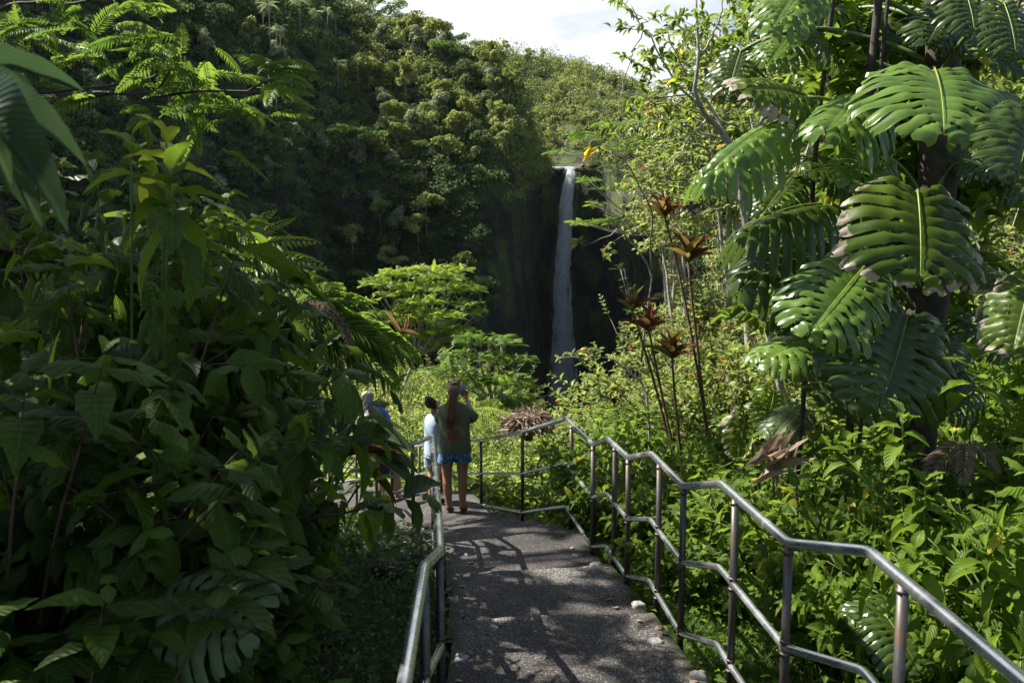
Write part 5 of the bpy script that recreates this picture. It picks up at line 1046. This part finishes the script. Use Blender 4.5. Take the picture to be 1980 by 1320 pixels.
broad_leaves('yellow_leaf_twig', 'single yellow dying leaf dangling on a twig above the top of the falls', tuple(W(1160, 290, 7.1)), [((1135, 288, 7.1), (1129, 312, 7.05), (.5, -.8, .2))], leafmat('yellow_leaf', (.38, .27, .02), (.55, .42, .04), tf=.5, rough=.5), TCR, .5)
# dead leaves, dry clump, banana stump
broad_leaves('dead_leaf', 'large crumpled brown dead leaf hanging behind the handrail', tuple(W(1500, 900, 5.0)), [((1515, 868, 5.0), (1448, 895, 4.9), (0, -.8, .6)), ((1505, 872, 5.0), (1462, 935, 4.9), (.3, -.9, .2)), ((1500, 880, 5.0), (1500, 940, 4.9), (-.4, -.9, .1)), ((1520, 870, 5.0), (1535, 905, 4.9), (0, -.7, .7))], 'dry', TCR, .42)
fronds('dried_palm_leaf', 'dried grey-brown palm leaf lying on the shrubs at the right', tuple(W(1870, 890, 4.2)), [((1865, 850, 4.2), (1800, 905, 4.1), (0, -.6, .7)), ((1865, 850, 4.2), (1940, 900, 4.1), (0, -.6, .7)), ((1865, 850, 4.2), (1870, 915, 4.0), (0, -.8, .5))], PIN_P, 'dry', 1.0, 'leaf')
broad_leaves('banana_plant', 'torn banana plant with dry orange leaves at the foot of the sapling', (W(775, 690, 22)[0], 22, -2.6), [((770, 655, 22), (742, 648, 21.8), (0, -.6, .8)), ((775, 645, 22), (812, 646, 21.8), (0, -.6, .8)), ((775, 650, 22), (750, 682, 21.8), (0, -.7, .7)), ((775, 650, 22), (795, 684, 21.8), (0, -.7, .7)), ((772, 650, 22), (745, 600, 22.3), (.3, -.8, .3)), ((778, 650, 22), (790, 605, 22.3), (.3, -.8, .3))], 'dryorange', TBL, .13, smat=GSTEM)
def bristle_clump(name, label, c, rx, rz, n, L_, mat, seed, cat, down=0):
    r = rng(seed); root = empty(name, c); tag(root, label, cat); d = nrm(r.normal(size=(n, 3))); d[:, 2] = np.abs(d[:, 2]) if not down else -np.abs(d[:, 2]); P = d*[rx, rx, rz]*r.uniform(.5, 1, (n, 1)); D = nrm(d + [0, 0, -1.2] + r.normal(0, .4, (n, 3)))
    g = Geo(); g.stamp(T_SM, frames(D, r.normal(size=(n, 3)), L_*r.uniform(.5, 1.2, n), .02*L_/.2), P, r.uniform(0, .9, n)); g.build('dry_fronds', M[mat], root)
    g = Geo(); g.tube([[0, 0, -rz*1.2], [0, 0, 0]], rx*.2, 6); g.build('core', BARKD, root); return root
bristle_clump('dry_clump', 'brown dry fern clump right of the woman behind the rail', W(1022, 820, 11.5), .32, .2, 900, .20, 'dry', 1, 'dry clump')
g = Geo(); r = rng(4); root = empty('seed_cluster', W(600, 590, 8.8)); tag(root, 'brown drooping dried seed cluster over the palm fronds', 'seed cluster'); b = np.array(root.location)
P = bez(W(600, 590, 8.8), W(660, 590, 8.7), W(682, 680, 8.6), 30) - b; k = r.integers(0, 30, 1500); q = P[k] + r.normal(0, .035, (1500, 3))*(1-.5*k/30)[:, None]
g.stamp(T_FAR, frames(r.normal(size=(1500, 3)) + [.4, 0, -1], r.normal(size=(1500, 3)), .03, .012), q, r.uniform(0, .6, 1500)); g.build('seeds', M['dry'], root); g = Geo(); g.tube(P, np.linspace(.01, .004, 30), 5); g.build('stalk', BARKD, root)
# dark stones of the forest floor
DROCK = barkmat('mossy_rock', (.012, .012, .010), (.045, .05, .025), 6)
for i, (px, py, Y, s, lab) in enumerate([(745, 1015, 7.4, .22, 'beside the landing rails'), (700, 1230, 3.6, .20, 'nearest the left handrail'), (640, 1130, 4.8, .16, 'under the low glossy shrub'), (760, 1060, 6.2, .16, 'below the stair edge'), (560, 1290, 3.2, .15, 'under the pale split leaf'), (810, 1045, 6.6, .15, 'tucked against the steps')]):
    q = W(px, py, Y); q[2] = float(gz(q[0], q[1]))+.02; g = Geo(); rock_geo(g, (0, 0, 0), s, 30+i, .6); o = g.build('rock', DROCK, smooth=True); o.location = q; tag(o, 'dark mossy rock ' + lab, 'rock', 'rocks on the left floor')
# unseen tree added for dappled shade; crown clumps placed from the wanted shadow spots
r = rng(321); root = empty('shade_tree', (-12.5, 5.5, 1.2)); tag(root, 'unseen tree added left of the path, its crown shaped to shade the steps', 'tree'); b = np.array(root.location)
g = Geo(); tr_top = np.array([-10.5, 6.5, 7.0]); g.tube(bez([0, 0, -.5], [.3, 0, 4], tr_top-b, 8), np.linspace(.38, .22, 8), 10); g.build('trunk', BARKD, root)
HOLES = [(-.1, 6.0, .62), (.75, 4.35, .58), (.05, 4.75, .22), (.75, 6.5, .22), (1.5, 7.4, .5), (1.9, 5, .5), (2, 3.2, .5), (-.9, 10, .3), (-1.6, 10.6, .35), (1.6, 9.4, .7)]
g = Geo(); lb = []; 
for x in np.arange(-6.5, 3.1, .38):
    for y in np.arange(-1.5, 10.8, .38):
        tx, ty = x + r.uniform(-.2, .2), y + r.uniform(-.2, .2)
        if any(math.hypot(tx-hx, ty-hy) < hr+.16 for hx, hy, hr in HOLES): continue
        pr = .95 if tx < 1.1 else (.5 if tx < 2.0 else .25)
        if tx < -.7 and ty > 7.2: pr = .12
        elif tx < -.7: pr = .95 if ty > 2.6 else (.85 if ty > 1.7 else (.35 if ty > 1.0 else .08))
        if tx > .9 and ty < 1.5: pr = .12       # the climber's big leaves stand in the sun
        if r.random() > pr: continue
        z = 9.6 + r.uniform(-.7, 1.2); c = np.array([tx, ty, .6]) + SD*((z-.6)/SD[2])
        if (c[2]-3.15)/c[1]*1540 < 560: c = c + SD*1.2
        lb.append(c)
lb = np.array(lb); n = 34; k = np.repeat(np.arange(len(lb)), n); d = nrm(r.normal(size=(len(k), 3))); P = lb[k] + d*r.uniform(.05, .30, (len(k), 1)); s = r.uniform(.18, .30, len(k))
g.stamp(T_MID, frames(nrm(r.normal(size=(len(k), 3))*[1, 1, .4]), nrm(r.normal(0, .5, (len(k), 3)) + [0, 0, 1]), s, s*.5), P-b, r.uniform(0, .95, len(k))); g.build('crown', M['thicket'], root)
for c in lb[::9]:
    g2 = Geo(); g2.tube(bez(tr_top-b, (tr_top-b)*.5+(c-b)*.5+[0, 0, -.4], c-b, 7), np.linspace(.09, .015, 7), 5); g2.build('limb', BARKD, root)
# ================================================================== PEOPLE
def skinned(name, verts, edges, radii, mat, parent, sub=2):
    me = bpy.data.meshes.new(name); me.from_pydata([tuple(v) for v in verts], edges, []); o = bpy.data.objects.new(name, me); COL.objects.link(o)
    o.modifiers.new('s', 'SKIN'); sd = o.data.skin_vertices[0].data
    for i, q in enumerate(radii): sd[i].radius = (q, q) if np.ndim(q) == 0 else q; sd[i].use_root = (i == 0)
    m = o.modifiers.new('b', 'SUBSURF'); m.levels = sub; m.render_levels = sub
    dg = bpy.context.evaluated_depsgraph_get(); me2 = bpy.data.meshes.new_from_object(o.evaluated_get(dg)); me2.name = name
    me2.materials.clear(); me2.materials.append(mat); me2.polygons.foreach_set('use_smooth', np.ones(len(me2.polygons), bool)); bpy.data.objects.remove(o)
    return link(name, me2, parent)
def loft(g, rings, sides=24, seed=0, wr=.0, close=False):
    """rings: (centre, axis_u, axis_v) -> closed tube of ellipses"""
    a = np.linspace(0, 2*math.pi, sides+1); P = []; r = rng(seed); ph = r.uniform(0, 6, 4)
    for i, (c, u, v) in enumerate(rings):
        w = 1 + wr*(np.sin(a*5+ph[0]+i*.9)*.5 + np.sin(a*9+ph[1]-i*1.3)*.35 + np.sin(a*3+ph[2]+i*1.7)*.5)
        P.append(np.asarray(c) + (np.cos(a)*w)[:, None]*np.asarray(u) + (np.sin(a)*w)[:, None]*np.asarray(v))
    g.grid(np.array(P))
def vrings(spec): return [((x, y, z), (rx, 0, 0), (0, ry, 0)) for (x, y, z, rx, ry) in spec]
def limb_rings(a, b, r0, r1, n=6):
    a, b = np.array(a, float), np.array(b, float); d = nrm(b-a); u = nrm(np.cross(d, [0, .3, 1.0])); v = np.cross(d, u)
    return [(a+(b-a)*t, u*(r0+(r1-r0)*t), v*(r0+(r1-r0)*t)) for t in np.linspace(0, 1, n)]
def hand(V, E, R, wi, w, d, side, curl, s=1.0):
    """palm and five fingers from wrist index wi; d = pointing direction, side = thumb side"""
    d = nrm(d); side = nrm(np.array(side, float) - (np.array(side)@d)*d); nn = np.cross(d, side)*curl; p = np.array(w) + d*.045*s
    V.append(p); E.append((wi, len(V)-1)); R.append((.018*s, .026*s)); pi_ = len(V)-1
    for k, (off, ln) in enumerate(((.024, .070), (.008, .078), (-.009, .072), (-.024, .056))):
        a = p + side*off*s + d*.035*s; b = a + nrm(d*.8+nn*.5)*ln*.5*s; c = b + nrm(d*.2+nn*.95)*ln*.5*s
        for q, rr_ in ((a, .0095), (b, .0085), (c, .007)): V.append(q); R.append(rr_*s)
        n = len(V); E += [(pi_, n-3), (n-3, n-2), (n-2, n-1)]
    a = p + side*.030*s - d*.012*s; b = a + nrm(side+d*.8)*.034*s; c = b + nrm(d+nn*.5)*.028*s
    for q, rr_ in ((a, .011), (b, .010), (c, .008)): V.append(q); R.append(rr_*s)
    n = len(V); E += [(pi_, n-3), (n-3, n-2), (n-2, n-1)]
def body(parent, mat, H, J, hips=.085, build=1.0):
    """J: joints in metres (already at size); returns the body mesh"""
    s = H/1.67; V, E, R = [], [], []
    def add(p, r, frm=None):
        V.append(np.array(p, float)); R.append(tuple(np.array(r)*s*build) if np.ndim(r) else r*s*build)
        if frm is not None: E.append((frm, len(V)-1))
        return len(V)-1
    pel = add(J['pelvis'], (.115, .095)); wa = add(J['waist'], (.105, .080), pel); ch = add(J['chest'], (.125, .09), wa); nb = add(J['neck'], .050, ch)
    hb = add(J['jaw'], (.060, .066), nb); hc = add(J['head'], (.074, .088), hb); add(J['crown'], (.055, .066), hc)
    for sd in ('l', 'r'):
        h = add(J[sd+'hip'], .092, pel); k = add((np.array(J[sd+'hip'])+J[sd+'knee'])/2, .086, h); k = add(J[sd+'knee'], .062, k); c = add(np.array(J[sd+'knee'])*.7+np.array(J[sd+'ankle'])*.3 + J.get('calf', np.zeros(3)), .066, k)
        a = add(J[sd+'ankle'], .040, c); hl = add(np.array(J[sd+'ankle'])+[0, 0, -.045*s] - np.array(J['toe'])*.03*s, .030, a); t = add(np.array(J[sd+'ankle'])+[0, 0, -.052*s] + np.array(J['toe'])*.10*s, (.024, .038), hl); add(np.array(J[sd+'ankle'])+[0, 0, -.058*s] + np.array(J['toe'])*.165*s, (.014, .034), t)
        sh = add(J[sd+'shoulder'], .052, ch); ua = add((np.array(J[sd+'shoulder'])+J[sd+'elbow'])/2, .044, sh); el = add(J[sd+'elbow'], .036, ua); fa = add(np.array(J[sd+'elbow'])*.6+np.array(J[sd+'wrist'])*.4, .037, el); w = add(J[sd+'wrist'], (.022, .027), fa)
        hd = J.get(sd+'hand', (np.array(J[sd+'wrist'])-J[sd+'elbow'], (-1 if sd == 'r' else 1, 0, .3), 1)); hand(V, E, R, w, J[sd+'wrist'], hd[0], hd[1], hd[2], s)
    return skinned('body', V, E, R, mat, parent)
def skinmat(name, c):
    m, nt, N, L, p, out = newmat(name); p.inputs['Base Color'].default_value = c4(c); p.inputs['Roughness'].default_value = .5; p.inputs['Subsurface Weight'].default_value = .15; p.inputs['Subsurface Scale'].default_value = .02; return m
SK1 = skinmat('tanned_skin', (.34, .17, .10)); SK2 = skinmat('light_skin', (.46, .26, .18)); SK3 = skinmat('weathered_skin', (.45, .25, .17))
HAIR1 = plain('auburn_hair', (.17, .085, .04), .4, var=.5, scale=60); HAIR2 = plain('dark_hair', (.014, .010, .008), .45, var=.5, scale=60); HAIR3 = plain('grey_hair', (.32, .30, .29), .6, var=.3, scale=60)
RUB = plain('dark_rubber', (.015, .014, .014), .6)
# printed green T-shirt
m, nt, N, L, p, out = newmat('olive_printed_cotton'); tcn = N.new('ShaderNodeTexCoord'); sp = N.new('ShaderNodeSeparateXYZ'); L.new(tcn.outputs['Object'], sp.inputs[0])
X_, Y_, Z_ = sp.outputs
dx = math_(N, L, 'SUBTRACT', X_, .0); dz = math_(N, L, 'SUBTRACT', Z_, 1.00); rad = math_(N, L, 'SQRT', math_(N, L, 'ADD', math_(N, L, 'MULTIPLY', dx, dx), math_(N, L, 'MULTIPLY', dz, dz)))
ang = math_(N, L, 'ARCTAN2', dz, dx); rays = math_(N, L, 'GREATER_THAN', math_(N, L, 'SINE', math_(N, L, 'MULTIPLY', ang, 15)), 0)
def rng_mask(v, lo, hi): return math_(N, L, 'MULTIPLY', math_(N, L, 'GREATER_THAN', v, lo), math_(N, L, 'LESS_THAN', v, hi))
ax_ = math_(N, L, 'ABSOLUTE', X_); backm = math_(N, L, 'LESS_THAN', Y_, -.02)
def lay(prev, mask, col):
    mx = N.new('ShaderNodeMix'); mx.data_type = 'RGBA'; L.new(math_(N, L, 'MULTIPLY', mask, backm), mx.inputs['Factor'])
    if prev is None: mx.inputs['A'].default_value = (.10, .12, .065, 1)
    else: L.new(prev, mx.inputs['A'])
    mx.inputs['B'].default_value = c4(col); return mx.outputs['Result']
nzp = noise(N, L, 22, 2, .5, tcn.outputs['Object']); blot = math_(N, L, 'GREATER_THAN', nzp.outputs['Fac'], .47)
c = lay(None, math_(N, L, 'MULTIPLY', math_(N, L, 'MULTIPLY', rays, rng_mask(rad, .075, .135)), math_(N, L, 'GREATER_THAN', dz, -.02)), (.22, .20, .05))
c = lay(c, rng_mask(rad, .0, .072), (.16, .065, .035)); c = lay(c, math_(N, L, 'MULTIPLY', rng_mask(rad, .055, .075), math_(N, L, 'GREATER_THAN', dz, 0)), (.26, .07, .035))
c = lay(c, math_(N, L, 'MULTIPLY', math_(N, L, 'MULTIPLY', rng_mask(Z_, .90, .965), math_(N, L, 'LESS_THAN', ax_, .105)), blot), (.24, .06, .03))
c = lay(c, math_(N, L, 'MULTIPLY', math_(N, L, 'MULTIPLY', rng_mask(Z_, 1.13, 1.24), math_(N, L, 'LESS_THAN', ax_, .11)), blot), (.17, .065, .03))
L.new(c, p.inputs['Base Color']); p.inputs['Roughness'].default_value = .85; SHIRT1 = m
m, nt, N, L, p, out = newmat('blue_patterned_shorts'); tcn = N.new('ShaderNodeTexCoord'); n = noise(N, L, 28, 3, .5, tcn.outputs['Object']); rp = ramp(N, [(.38, (.03, .07, .20)), (.5, (.05, .12, .30)), (.58, (.10, .20, .30)), (.66, (.22, .28, .22))]); L.new(n.outputs['Fac'], rp.inputs['Fac']); L.new(rp.outputs['Color'], p.inputs['Base Color']); p.inputs['Roughness'].default_value = .7; SHORTS1 = m
SHIRT2 = plain('light_blue_shirt', (.40, .50, .62), .8, var=.12, scale=9); m, nt, N, L, p, out = newmat('pale_patterned_shorts'); tcn = N.new('ShaderNodeTexCoord'); n = noise(N, L, 34, 2, .5, tcn.outputs['Object']); rp = ramp(N, [(.46, (.55, .58, .66)), (.54, (.22, .28, .45))]); L.new(n.outputs['Fac'], rp.inputs['Fac']); L.new(rp.outputs['Color'], p.inputs['Base Color']); p.inputs['Roughness'].default_value = .8; SHORTS2 = m
SHIRT3 = plain('royal_blue_shirt', (.015, .10, .55), .75, var=.15, scale=9); SHORTS3 = plain('dark_shorts', (.02, .02, .025), .85); WHITE = plain('white_cotton', (.7, .7, .72), .8, var=.08); ORANGE = plain('orange_bag_cloth', (.55, .20, .03), .7)

# --- woman photographing the falls
q = WZ(880, 988, 0.0); wl = np.array([q[0], q[1], 0.0]); root = empty('person', wl); tag(root, 'woman with a long ponytail, green T-shirt and blue shorts, photographing with a phone', 'person')
J = dict(pelvis=(0, 0, .86), waist=(0, .01, 1.00), chest=(0, .0, 1.22), neck=(0, .0, 1.385), jaw=(0, .02, 1.46), head=(0, .015, 1.545), crown=(0, .0, 1.60), toe=np.array([0, 1, 0]), calf=np.array([0, -.02, 0]),
  lhip=(-.095, 0, .80), rhip=(.095, 0, .80), lknee=(-.10, .01, .44), rknee=(.095, .01, .44), lankle=(-.075, -.02, .075), rankle=(.095, .0, .075),
  lshoulder=(-.165, .0, 1.31), rshoulder=(.165, .0, 1.31), lelbow=(-.20, .16, 1.10), relbow=(.255, .12, 1.14), lwrist=(-.02, .33, 1.34), rwrist=(.135, .31, 1.36), lhand=((.03, .01, .10), (1, 0, 0), -1), rhand=((-.01, .02, .10), (-1, 0, 0), 1))
body(root, SK1, 1.64, J)
g = Geo(); loft(g, vrings([(0, 0, .765, .212, .142), (0, 0, .80, .216, .145), (0, 0, .86, .205, .138), (0, .005, .93, .196, .128), (0, .005, 1.0, .188, .120), (0, .0, 1.08, .190, .122), (0, -.005, 1.17, .198, .125), (0, -.005, 1.25, .205, .118), (0, 0, 1.31, .198, .102), (0, 0, 1.35, .155, .085), (0, 0, 1.378, .10, .07), (0, 0, 1.39, .066, .058)]), 32, 1, .022)
loft(g, limb_rings((-.12, .0, 1.295), (-.195, .14, 1.14), .070, .074), 16, 2, .03); loft(g, limb_rings((.12, .0, 1.295), (.238, .10, 1.165), .070, .076), 16, 3, .03); g.build('shirt', SHIRT1, root)
g = Geo(); loft(g, vrings([(0, 0, .92, .165, .12), (0, 0, .84, .182, .135), (0, 0, .76, .196, .14), (0, 0, .70, .200, .135)]), 28, 4, .015)
for sx in (-1, 1): loft(g, vrings([(.098*sx, 0, .76, .098, .130), (.102*sx, 0, .70, .104, .125), (.106*sx, 0, .66, .112, .120), (.107*sx, 0, .64, .113, .120)]), 20, 5, .03)
g.build('shorts', SHORTS1, root)
g = Geo(); loft(g, [((0, -.012, z), (rx, 0, 0), (0, ry, 0)) for z, rx, ry in ((1.47, .055, .072), (1.49, .074, .092), (1.53, .083, .104), (1.58, .082, .103), (1.62, .066, .085), (1.645, .038, .050), (1.652, .004, .005))], 24, 6, .02)
TL = [((-.0, -.10, 1.60), .030, .022), ((-.004, -.128, 1.57), .038, .026), ((-.010, -.140, 1.50), .045, .028), ((-.018, -.142, 1.42), .050, .030), ((-.028, -.146, 1.32), .055, .030), ((-.038, -.148, 1.22), .052, .026), ((-.042, -.144, 1.15), .024, .012)]
loft(g, [(c, (rx, 0, 0), (0, ry, 0)) for c, rx, ry in TL], 18, 7, .10); rh = rng(9)
for k in range(44):
    a0 = rh.uniform(-1, 1); b0 = rh.uniform(-1, 1); P_ = np.array([[c[0]+a0*rx*1.08+rh.normal(0, .006), c[1]-.3*ry+b0*ry*.8, c[2]] for c, rx, ry in TL]); P_[-1, 2] -= rh.uniform(-.03, .09); g.tube(P_, np.linspace(.007, .003, len(P_)), 5)
g.build('hair', HAIR1, root)
g = Geo(); loft(g, [((0, .0, 1.625), (.088, 0, 0), (0, .098, 0)), ((0, .0, 1.640), (.078, 0, 0), (0, .088, 0))], 24, 8); g.build('sunglasses', RUB, root)
for sx, j in ((-1, 'lankle'), (1, 'rankle')):
    g = Geo(); a = J[j]; loft(g, [((a[0], .055, z), (rx, 0, 0), (0, ry, 0)) for z, rx, ry in ((0.002, .044, .125), (.018, .045, .127), (.019, .001, .001))], 20); g.tube([(a[0]-.04, .07, .015), (a[0]-.02, .09, .055), (a[0], .13, .045), (a[0]+.02, .09, .055), (a[0]+.04, .07, .015)], .008, 6)
    loft(g, [((a[0], -.02, z), (.041, 0, 0), (0, .05, 0)) for z in (.045, .060)], 16); g.build('sandal', RUB, root)
ph = empty('phone', wl + [.085, .385, 1.475]); tag(ph, 'smartphone held up toward the waterfall', 'phone')
g = Geo(); g.box((0, 0, 0), (.072, .009, .150)); g.build('case', RUB, ph); g = Geo(); g.box((0, -.0062, 0), (.066, .003, .142)); 
m, nt, N, L, p, out = newmat('lit_screen'); tcn = N.new('ShaderNodeTexCoord'); sp = N.new('ShaderNodeSeparateXYZ'); L.new(tcn.outputs['Object'], sp.inputs[0]); rp = ramp(N, [(0, (.01, .012, .02)), (.45, (.02, .06, .10)), (.6, (.05, .09, .15)), (1, (.12, .18, .28))]); L.new(math_(N, L, 'ADD', math_(N, L, 'MULTIPLY', sp.outputs['Z'], 6), .5), rp.inputs['Fac'])
L.new(rp.outputs['Color'], p.inputs['Base Color']); L.new(rp.outputs['Color'], p.inputs['Emission Color']); p.inputs['Emission Strength'].default_value = .08; p.inputs['Roughness'].default_value = .15; g.build('screen', m, ph)

# --- boy beside her, looking up to the right
q = WZ(838, 978, -.02); cl_ = np.array([-1.01, 10.12, 0.0]); root = empty('person', cl_, R_(-48)); tag(root, 'boy in a light blue shirt and pale shorts, head tipped back, beside the woman', 'person')
k = .83
J = dict(pelvis=(0, 0, .73), waist=(0, .01, .85), chest=(0, .0, 1.02), neck=(0, -.01, 1.165), jaw=(0, .015, 1.235), head=(0, -.01, 1.305), crown=(0, -.045, 1.345), toe=np.array([0, 1, 0]), calf=np.array([0, -.015, 0]),
  lhip=(-.075, 0, .68), rhip=(.075, 0, .68), lknee=(-.08, .03, .38), rknee=(.08, -.01, .38), lankle=(-.08, .0, .065), rankle=(.08, -.05, .065), lshoulder=(-.14, .0, 1.10), rshoulder=(.14, .0, 1.10), lelbow=(-.17, .08, .90), relbow=(.18, .10, .90), lwrist=(-.10, .26, .93), rwrist=(.10, .28, .93))
body(root, SK2, 1.38, J, build=.95)
g = Geo(); loft(g, vrings([(0, 0, .64, .158, .118), (0, 0, .70, .156, .114), (0, 0, .80, .146, .104), (0, 0, .92, .150, .104), (0, 0, 1.02, .160, .104), (0, 0, 1.09, .160, .09), (0, 0, 1.125, .125, .076), (0, 0, 1.15, .08, .064), (0, 0, 1.162, .058, .052)]), 28, 11, .03)
loft(g, limb_rings((-.11, .0, 1.09), (-.168, .07, .945), .062, .072), 14, 12, .03); loft(g, limb_rings((.11, .0, 1.09), (.172, .08, .945), .062, .072), 14, 13, .03); g.build('shirt', SHIRT2, root)
g = Geo(); loft(g, vrings([(0, 0, .76, .13, .10), (0, 0, .70, .145, .11), (0, 0, .60, .150, .11)]), 24, 14, .015)
for sx in (-1, 1): loft(g, vrings([(.076*sx, 0, .66, .078, .10), (.080*sx, .01, .56, .084, .10), (.082*sx, .02, .45, .088, .10)]), 18, 15, .04)
g.build('shorts', SHORTS2, root)
g = Geo(); loft(g, [((0, y, z), (rx, 0, 0), (0, ry, -ry*.35)) for y, z, rx, ry in ((-.045, 1.235, .060, .060), (-.045, 1.27, .078, .078), (-.038, 1.31, .083, .088), (-.045, 1.35, .078, .082), (-.055, 1.385, .055, .058), (-.06, 1.40, .006, .006))], 22, 16, .03); g.build('hair', HAIR2, root)
def face(parent, c, f, s, skin):
    """nose, mouth, eyes and ears on a head centred at c facing f (unit)"""
    c, f = np.array(c, float), nrm(np.array(f, float)); rt = nrm(np.cross(f, [0, 0, 1.0])); up = np.cross(rt, f); Rm = np.stack([rt, f, up], 1)
    def blob(nm, off, d, mat):
        g = Geo(); th = np.linspace(0, 2*math.pi, 13); ph_ = np.linspace(0, math.pi, 9); P = np.stack([np.outer(np.sin(ph_), np.cos(th))*d[0], np.outer(np.sin(ph_), np.sin(th))*d[1], np.outer(np.cos(ph_), 1+0*th)*d[2]], -1)*s; g.grid(((P+np.array(off)*s)@Rm.T+c)[:, ::-1]); g.build(nm, mat, parent)
    blob('nose', (0, .092, -.008), (.012, .018, .022), skin); blob('mouth', (0, .080, -.042), (.022, .010, .007), plain('lips', (.4, .14, .12), .5))
    for sx in (-1, 1): blob('eye', (.030*sx, .074, .012), (.013, .009, .009), WHITE); blob('ear', (.082*sx, .0, .0), (.012, .022, .034), skin)
face(root, (0, .0, 1.29), (0, .93, .36), .95, SK2)
g = Geo(); loft(g, [((0, .055, 1.262), (.058, 0, 0), (0, .038, .015)), ((0, .062, 1.24), (.050, 0, 0), (0, .035, .0)), ((0, .056, 1.215), (.03, 0, 0), (0, .028, 0))], 18); g.build('face_mask', WHITE, root)
for j in ('lankle', 'rankle'):
    g = Geo(); a = J[j]; loft(g, [((a[0], a[1]+.045, z), (rx, 0, 0), (0, ry, 0)) for z, rx, ry in ((.0, .036, .108), (.03, .038, .108), (.05, .032, .09), (.06, .01, .02))], 18); g.build('shoe', RUB, root)

# --- man in blue behind the ginger leaves, leaning to the left
q = WZ(728, 985, -.45); root = empty('person', (-1.80, 11.3, -.45), R_(62), 1.06); tag(root, 'grey-haired person in a bright blue shirt, leaning over, half hidden by the ginger leaves', 'person')
J = dict(pelvis=(0, 0, .90), waist=(0, .05, 1.03), chest=(0, .15, 1.22), neck=(0, .26, 1.35), jaw=(0, .33, 1.40), head=(0, .35, 1.48), crown=(0, .34, 1.54), toe=np.array([0, 1, 0]), calf=np.array([0, -.02, 0]),
  lhip=(-.095, 0, .85), rhip=(.095, 0, .85), lknee=(-.11, .03, .47), rknee=(.11, -.02, .47), lankle=(-.12, .05, .08), rankle=(.12, -.08, .08), lshoulder=(-.18, .18, 1.30), rshoulder=(.18, .18, 1.30), lelbow=(-.22, .32, 1.08), relbow=(.22, .32, 1.08), lwrist=(-.12, .52, 1.04), rwrist=(.12, .52, 1.04))
body(root, SK3, 1.72, J, build=1.05)
g = Geo(); loft(g, [((0, y, z), (rx, 0, 0), (0, ry, -.4*ry)) for y, z, rx, ry in ((-.0, .86, .18, .14), (.02, .95, .182, .135), (.06, 1.04, .18, .13), (.12, 1.15, .19, .13), (.17, 1.25, .20, .12), (.20, 1.31, .19, .10), (.22, 1.345, .13, .08), (.24, 1.365, .065, .06))], 28, 21, .025)
loft(g, limb_rings((-.14, .17, 1.29), (-.215, .30, 1.11), .072, .08), 14, 22, .03); loft(g, limb_rings((.14, .17, 1.29), (.215, .30, 1.11), .072, .08), 14, 23, .03); g.build('shirt', SHIRT3, root)
g = Geo(); loft(g, vrings([(0, 0, .96, .16, .12), (0, 0, .88, .18, .13), (0, 0, .76, .185, .13)]), 24, 24, .015)
for sx in (-1, 1): loft(g, vrings([(.098*sx, 0, .82, .096, .12), (.105*sx, .01, .66, .10, .11), (.108*sx, .01, .50, .10, .10)]), 18, 25, .03)
g.build('shorts', SHORTS3, root)
g = Geo(); loft(g, [((0, .325, z), (rx, 0, 0), (0, ry, 0)) for z, rx, ry in ((1.44, .076, .075), (1.49, .084, .092), (1.54, .080, .090), (1.58, .055, .062), (1.592, .005, .005))], 22, 26, .03); g.build('hair', HAIR3, root)
face(root, (0, .35, 1.46), (0, .95, -.25), 1.0, SK3)
for j in ('lankle', 'rankle'):
    a = J[j]; g = Geo(); loft(g, [((a[0], a[1]+.05, z), (rx, 0, 0), (0, ry, 0)) for z, rx, ry in ((.0, .045, .135), (.035, .047, .135), (.06, .04, .11), (.075, .01, .02))], 18); g.build('shoe', RUB, root)
    g = Geo(); loft(g, [((a[0], a[1], z), (.042, 0, 0), (0, .046, 0)) for z in (.05, .12, .19)], 16); g.build('sock', WHITE, root)
bg_ = empty('bag', (-2.02, 11.05, .38)); tag(bg_, 'small orange bag hanging at the hip of the person in blue', 'bag'); g = Geo(); loft(g, vrings([(0, 0, -.14, .02, .02), (0, 0, -.13, .12, .06), (0, 0, 0, .13, .07), (0, 0, .12, .11, .05), (0, 0, .14, .02, .02)]), 20, 31, .04); g.build('pouch', ORANGE, bg_); g = Geo(); g.tube([(-.1, 0, .1), (0, .05, .45), (.18, .05, .62)], .012, 6); g.build('strap', RUB, bg_)
# ================================================================== haze
g = Geo(); g.box((0, 0, 200), (5600, 5600, 620)); m = bpy.data.materials.new('pale_air'); m.use_nodes = True; N = m.node_tree.nodes; L = m.node_tree.links; N.clear(); out = N.new('ShaderNodeOutputMaterial'); pv = N.new('ShaderNodeVolumePrincipled')
pv.inputs['Color'].default_value = (.80, .88, 1.0, 1); pv.inputs['Density'].default_value = 1.2e-5; L.new(pv.outputs[0], out.inputs['Volume'])
tag(g.build('haze', m, smooth=False), 'thin bluish air softening the far valley', kind='stuff')
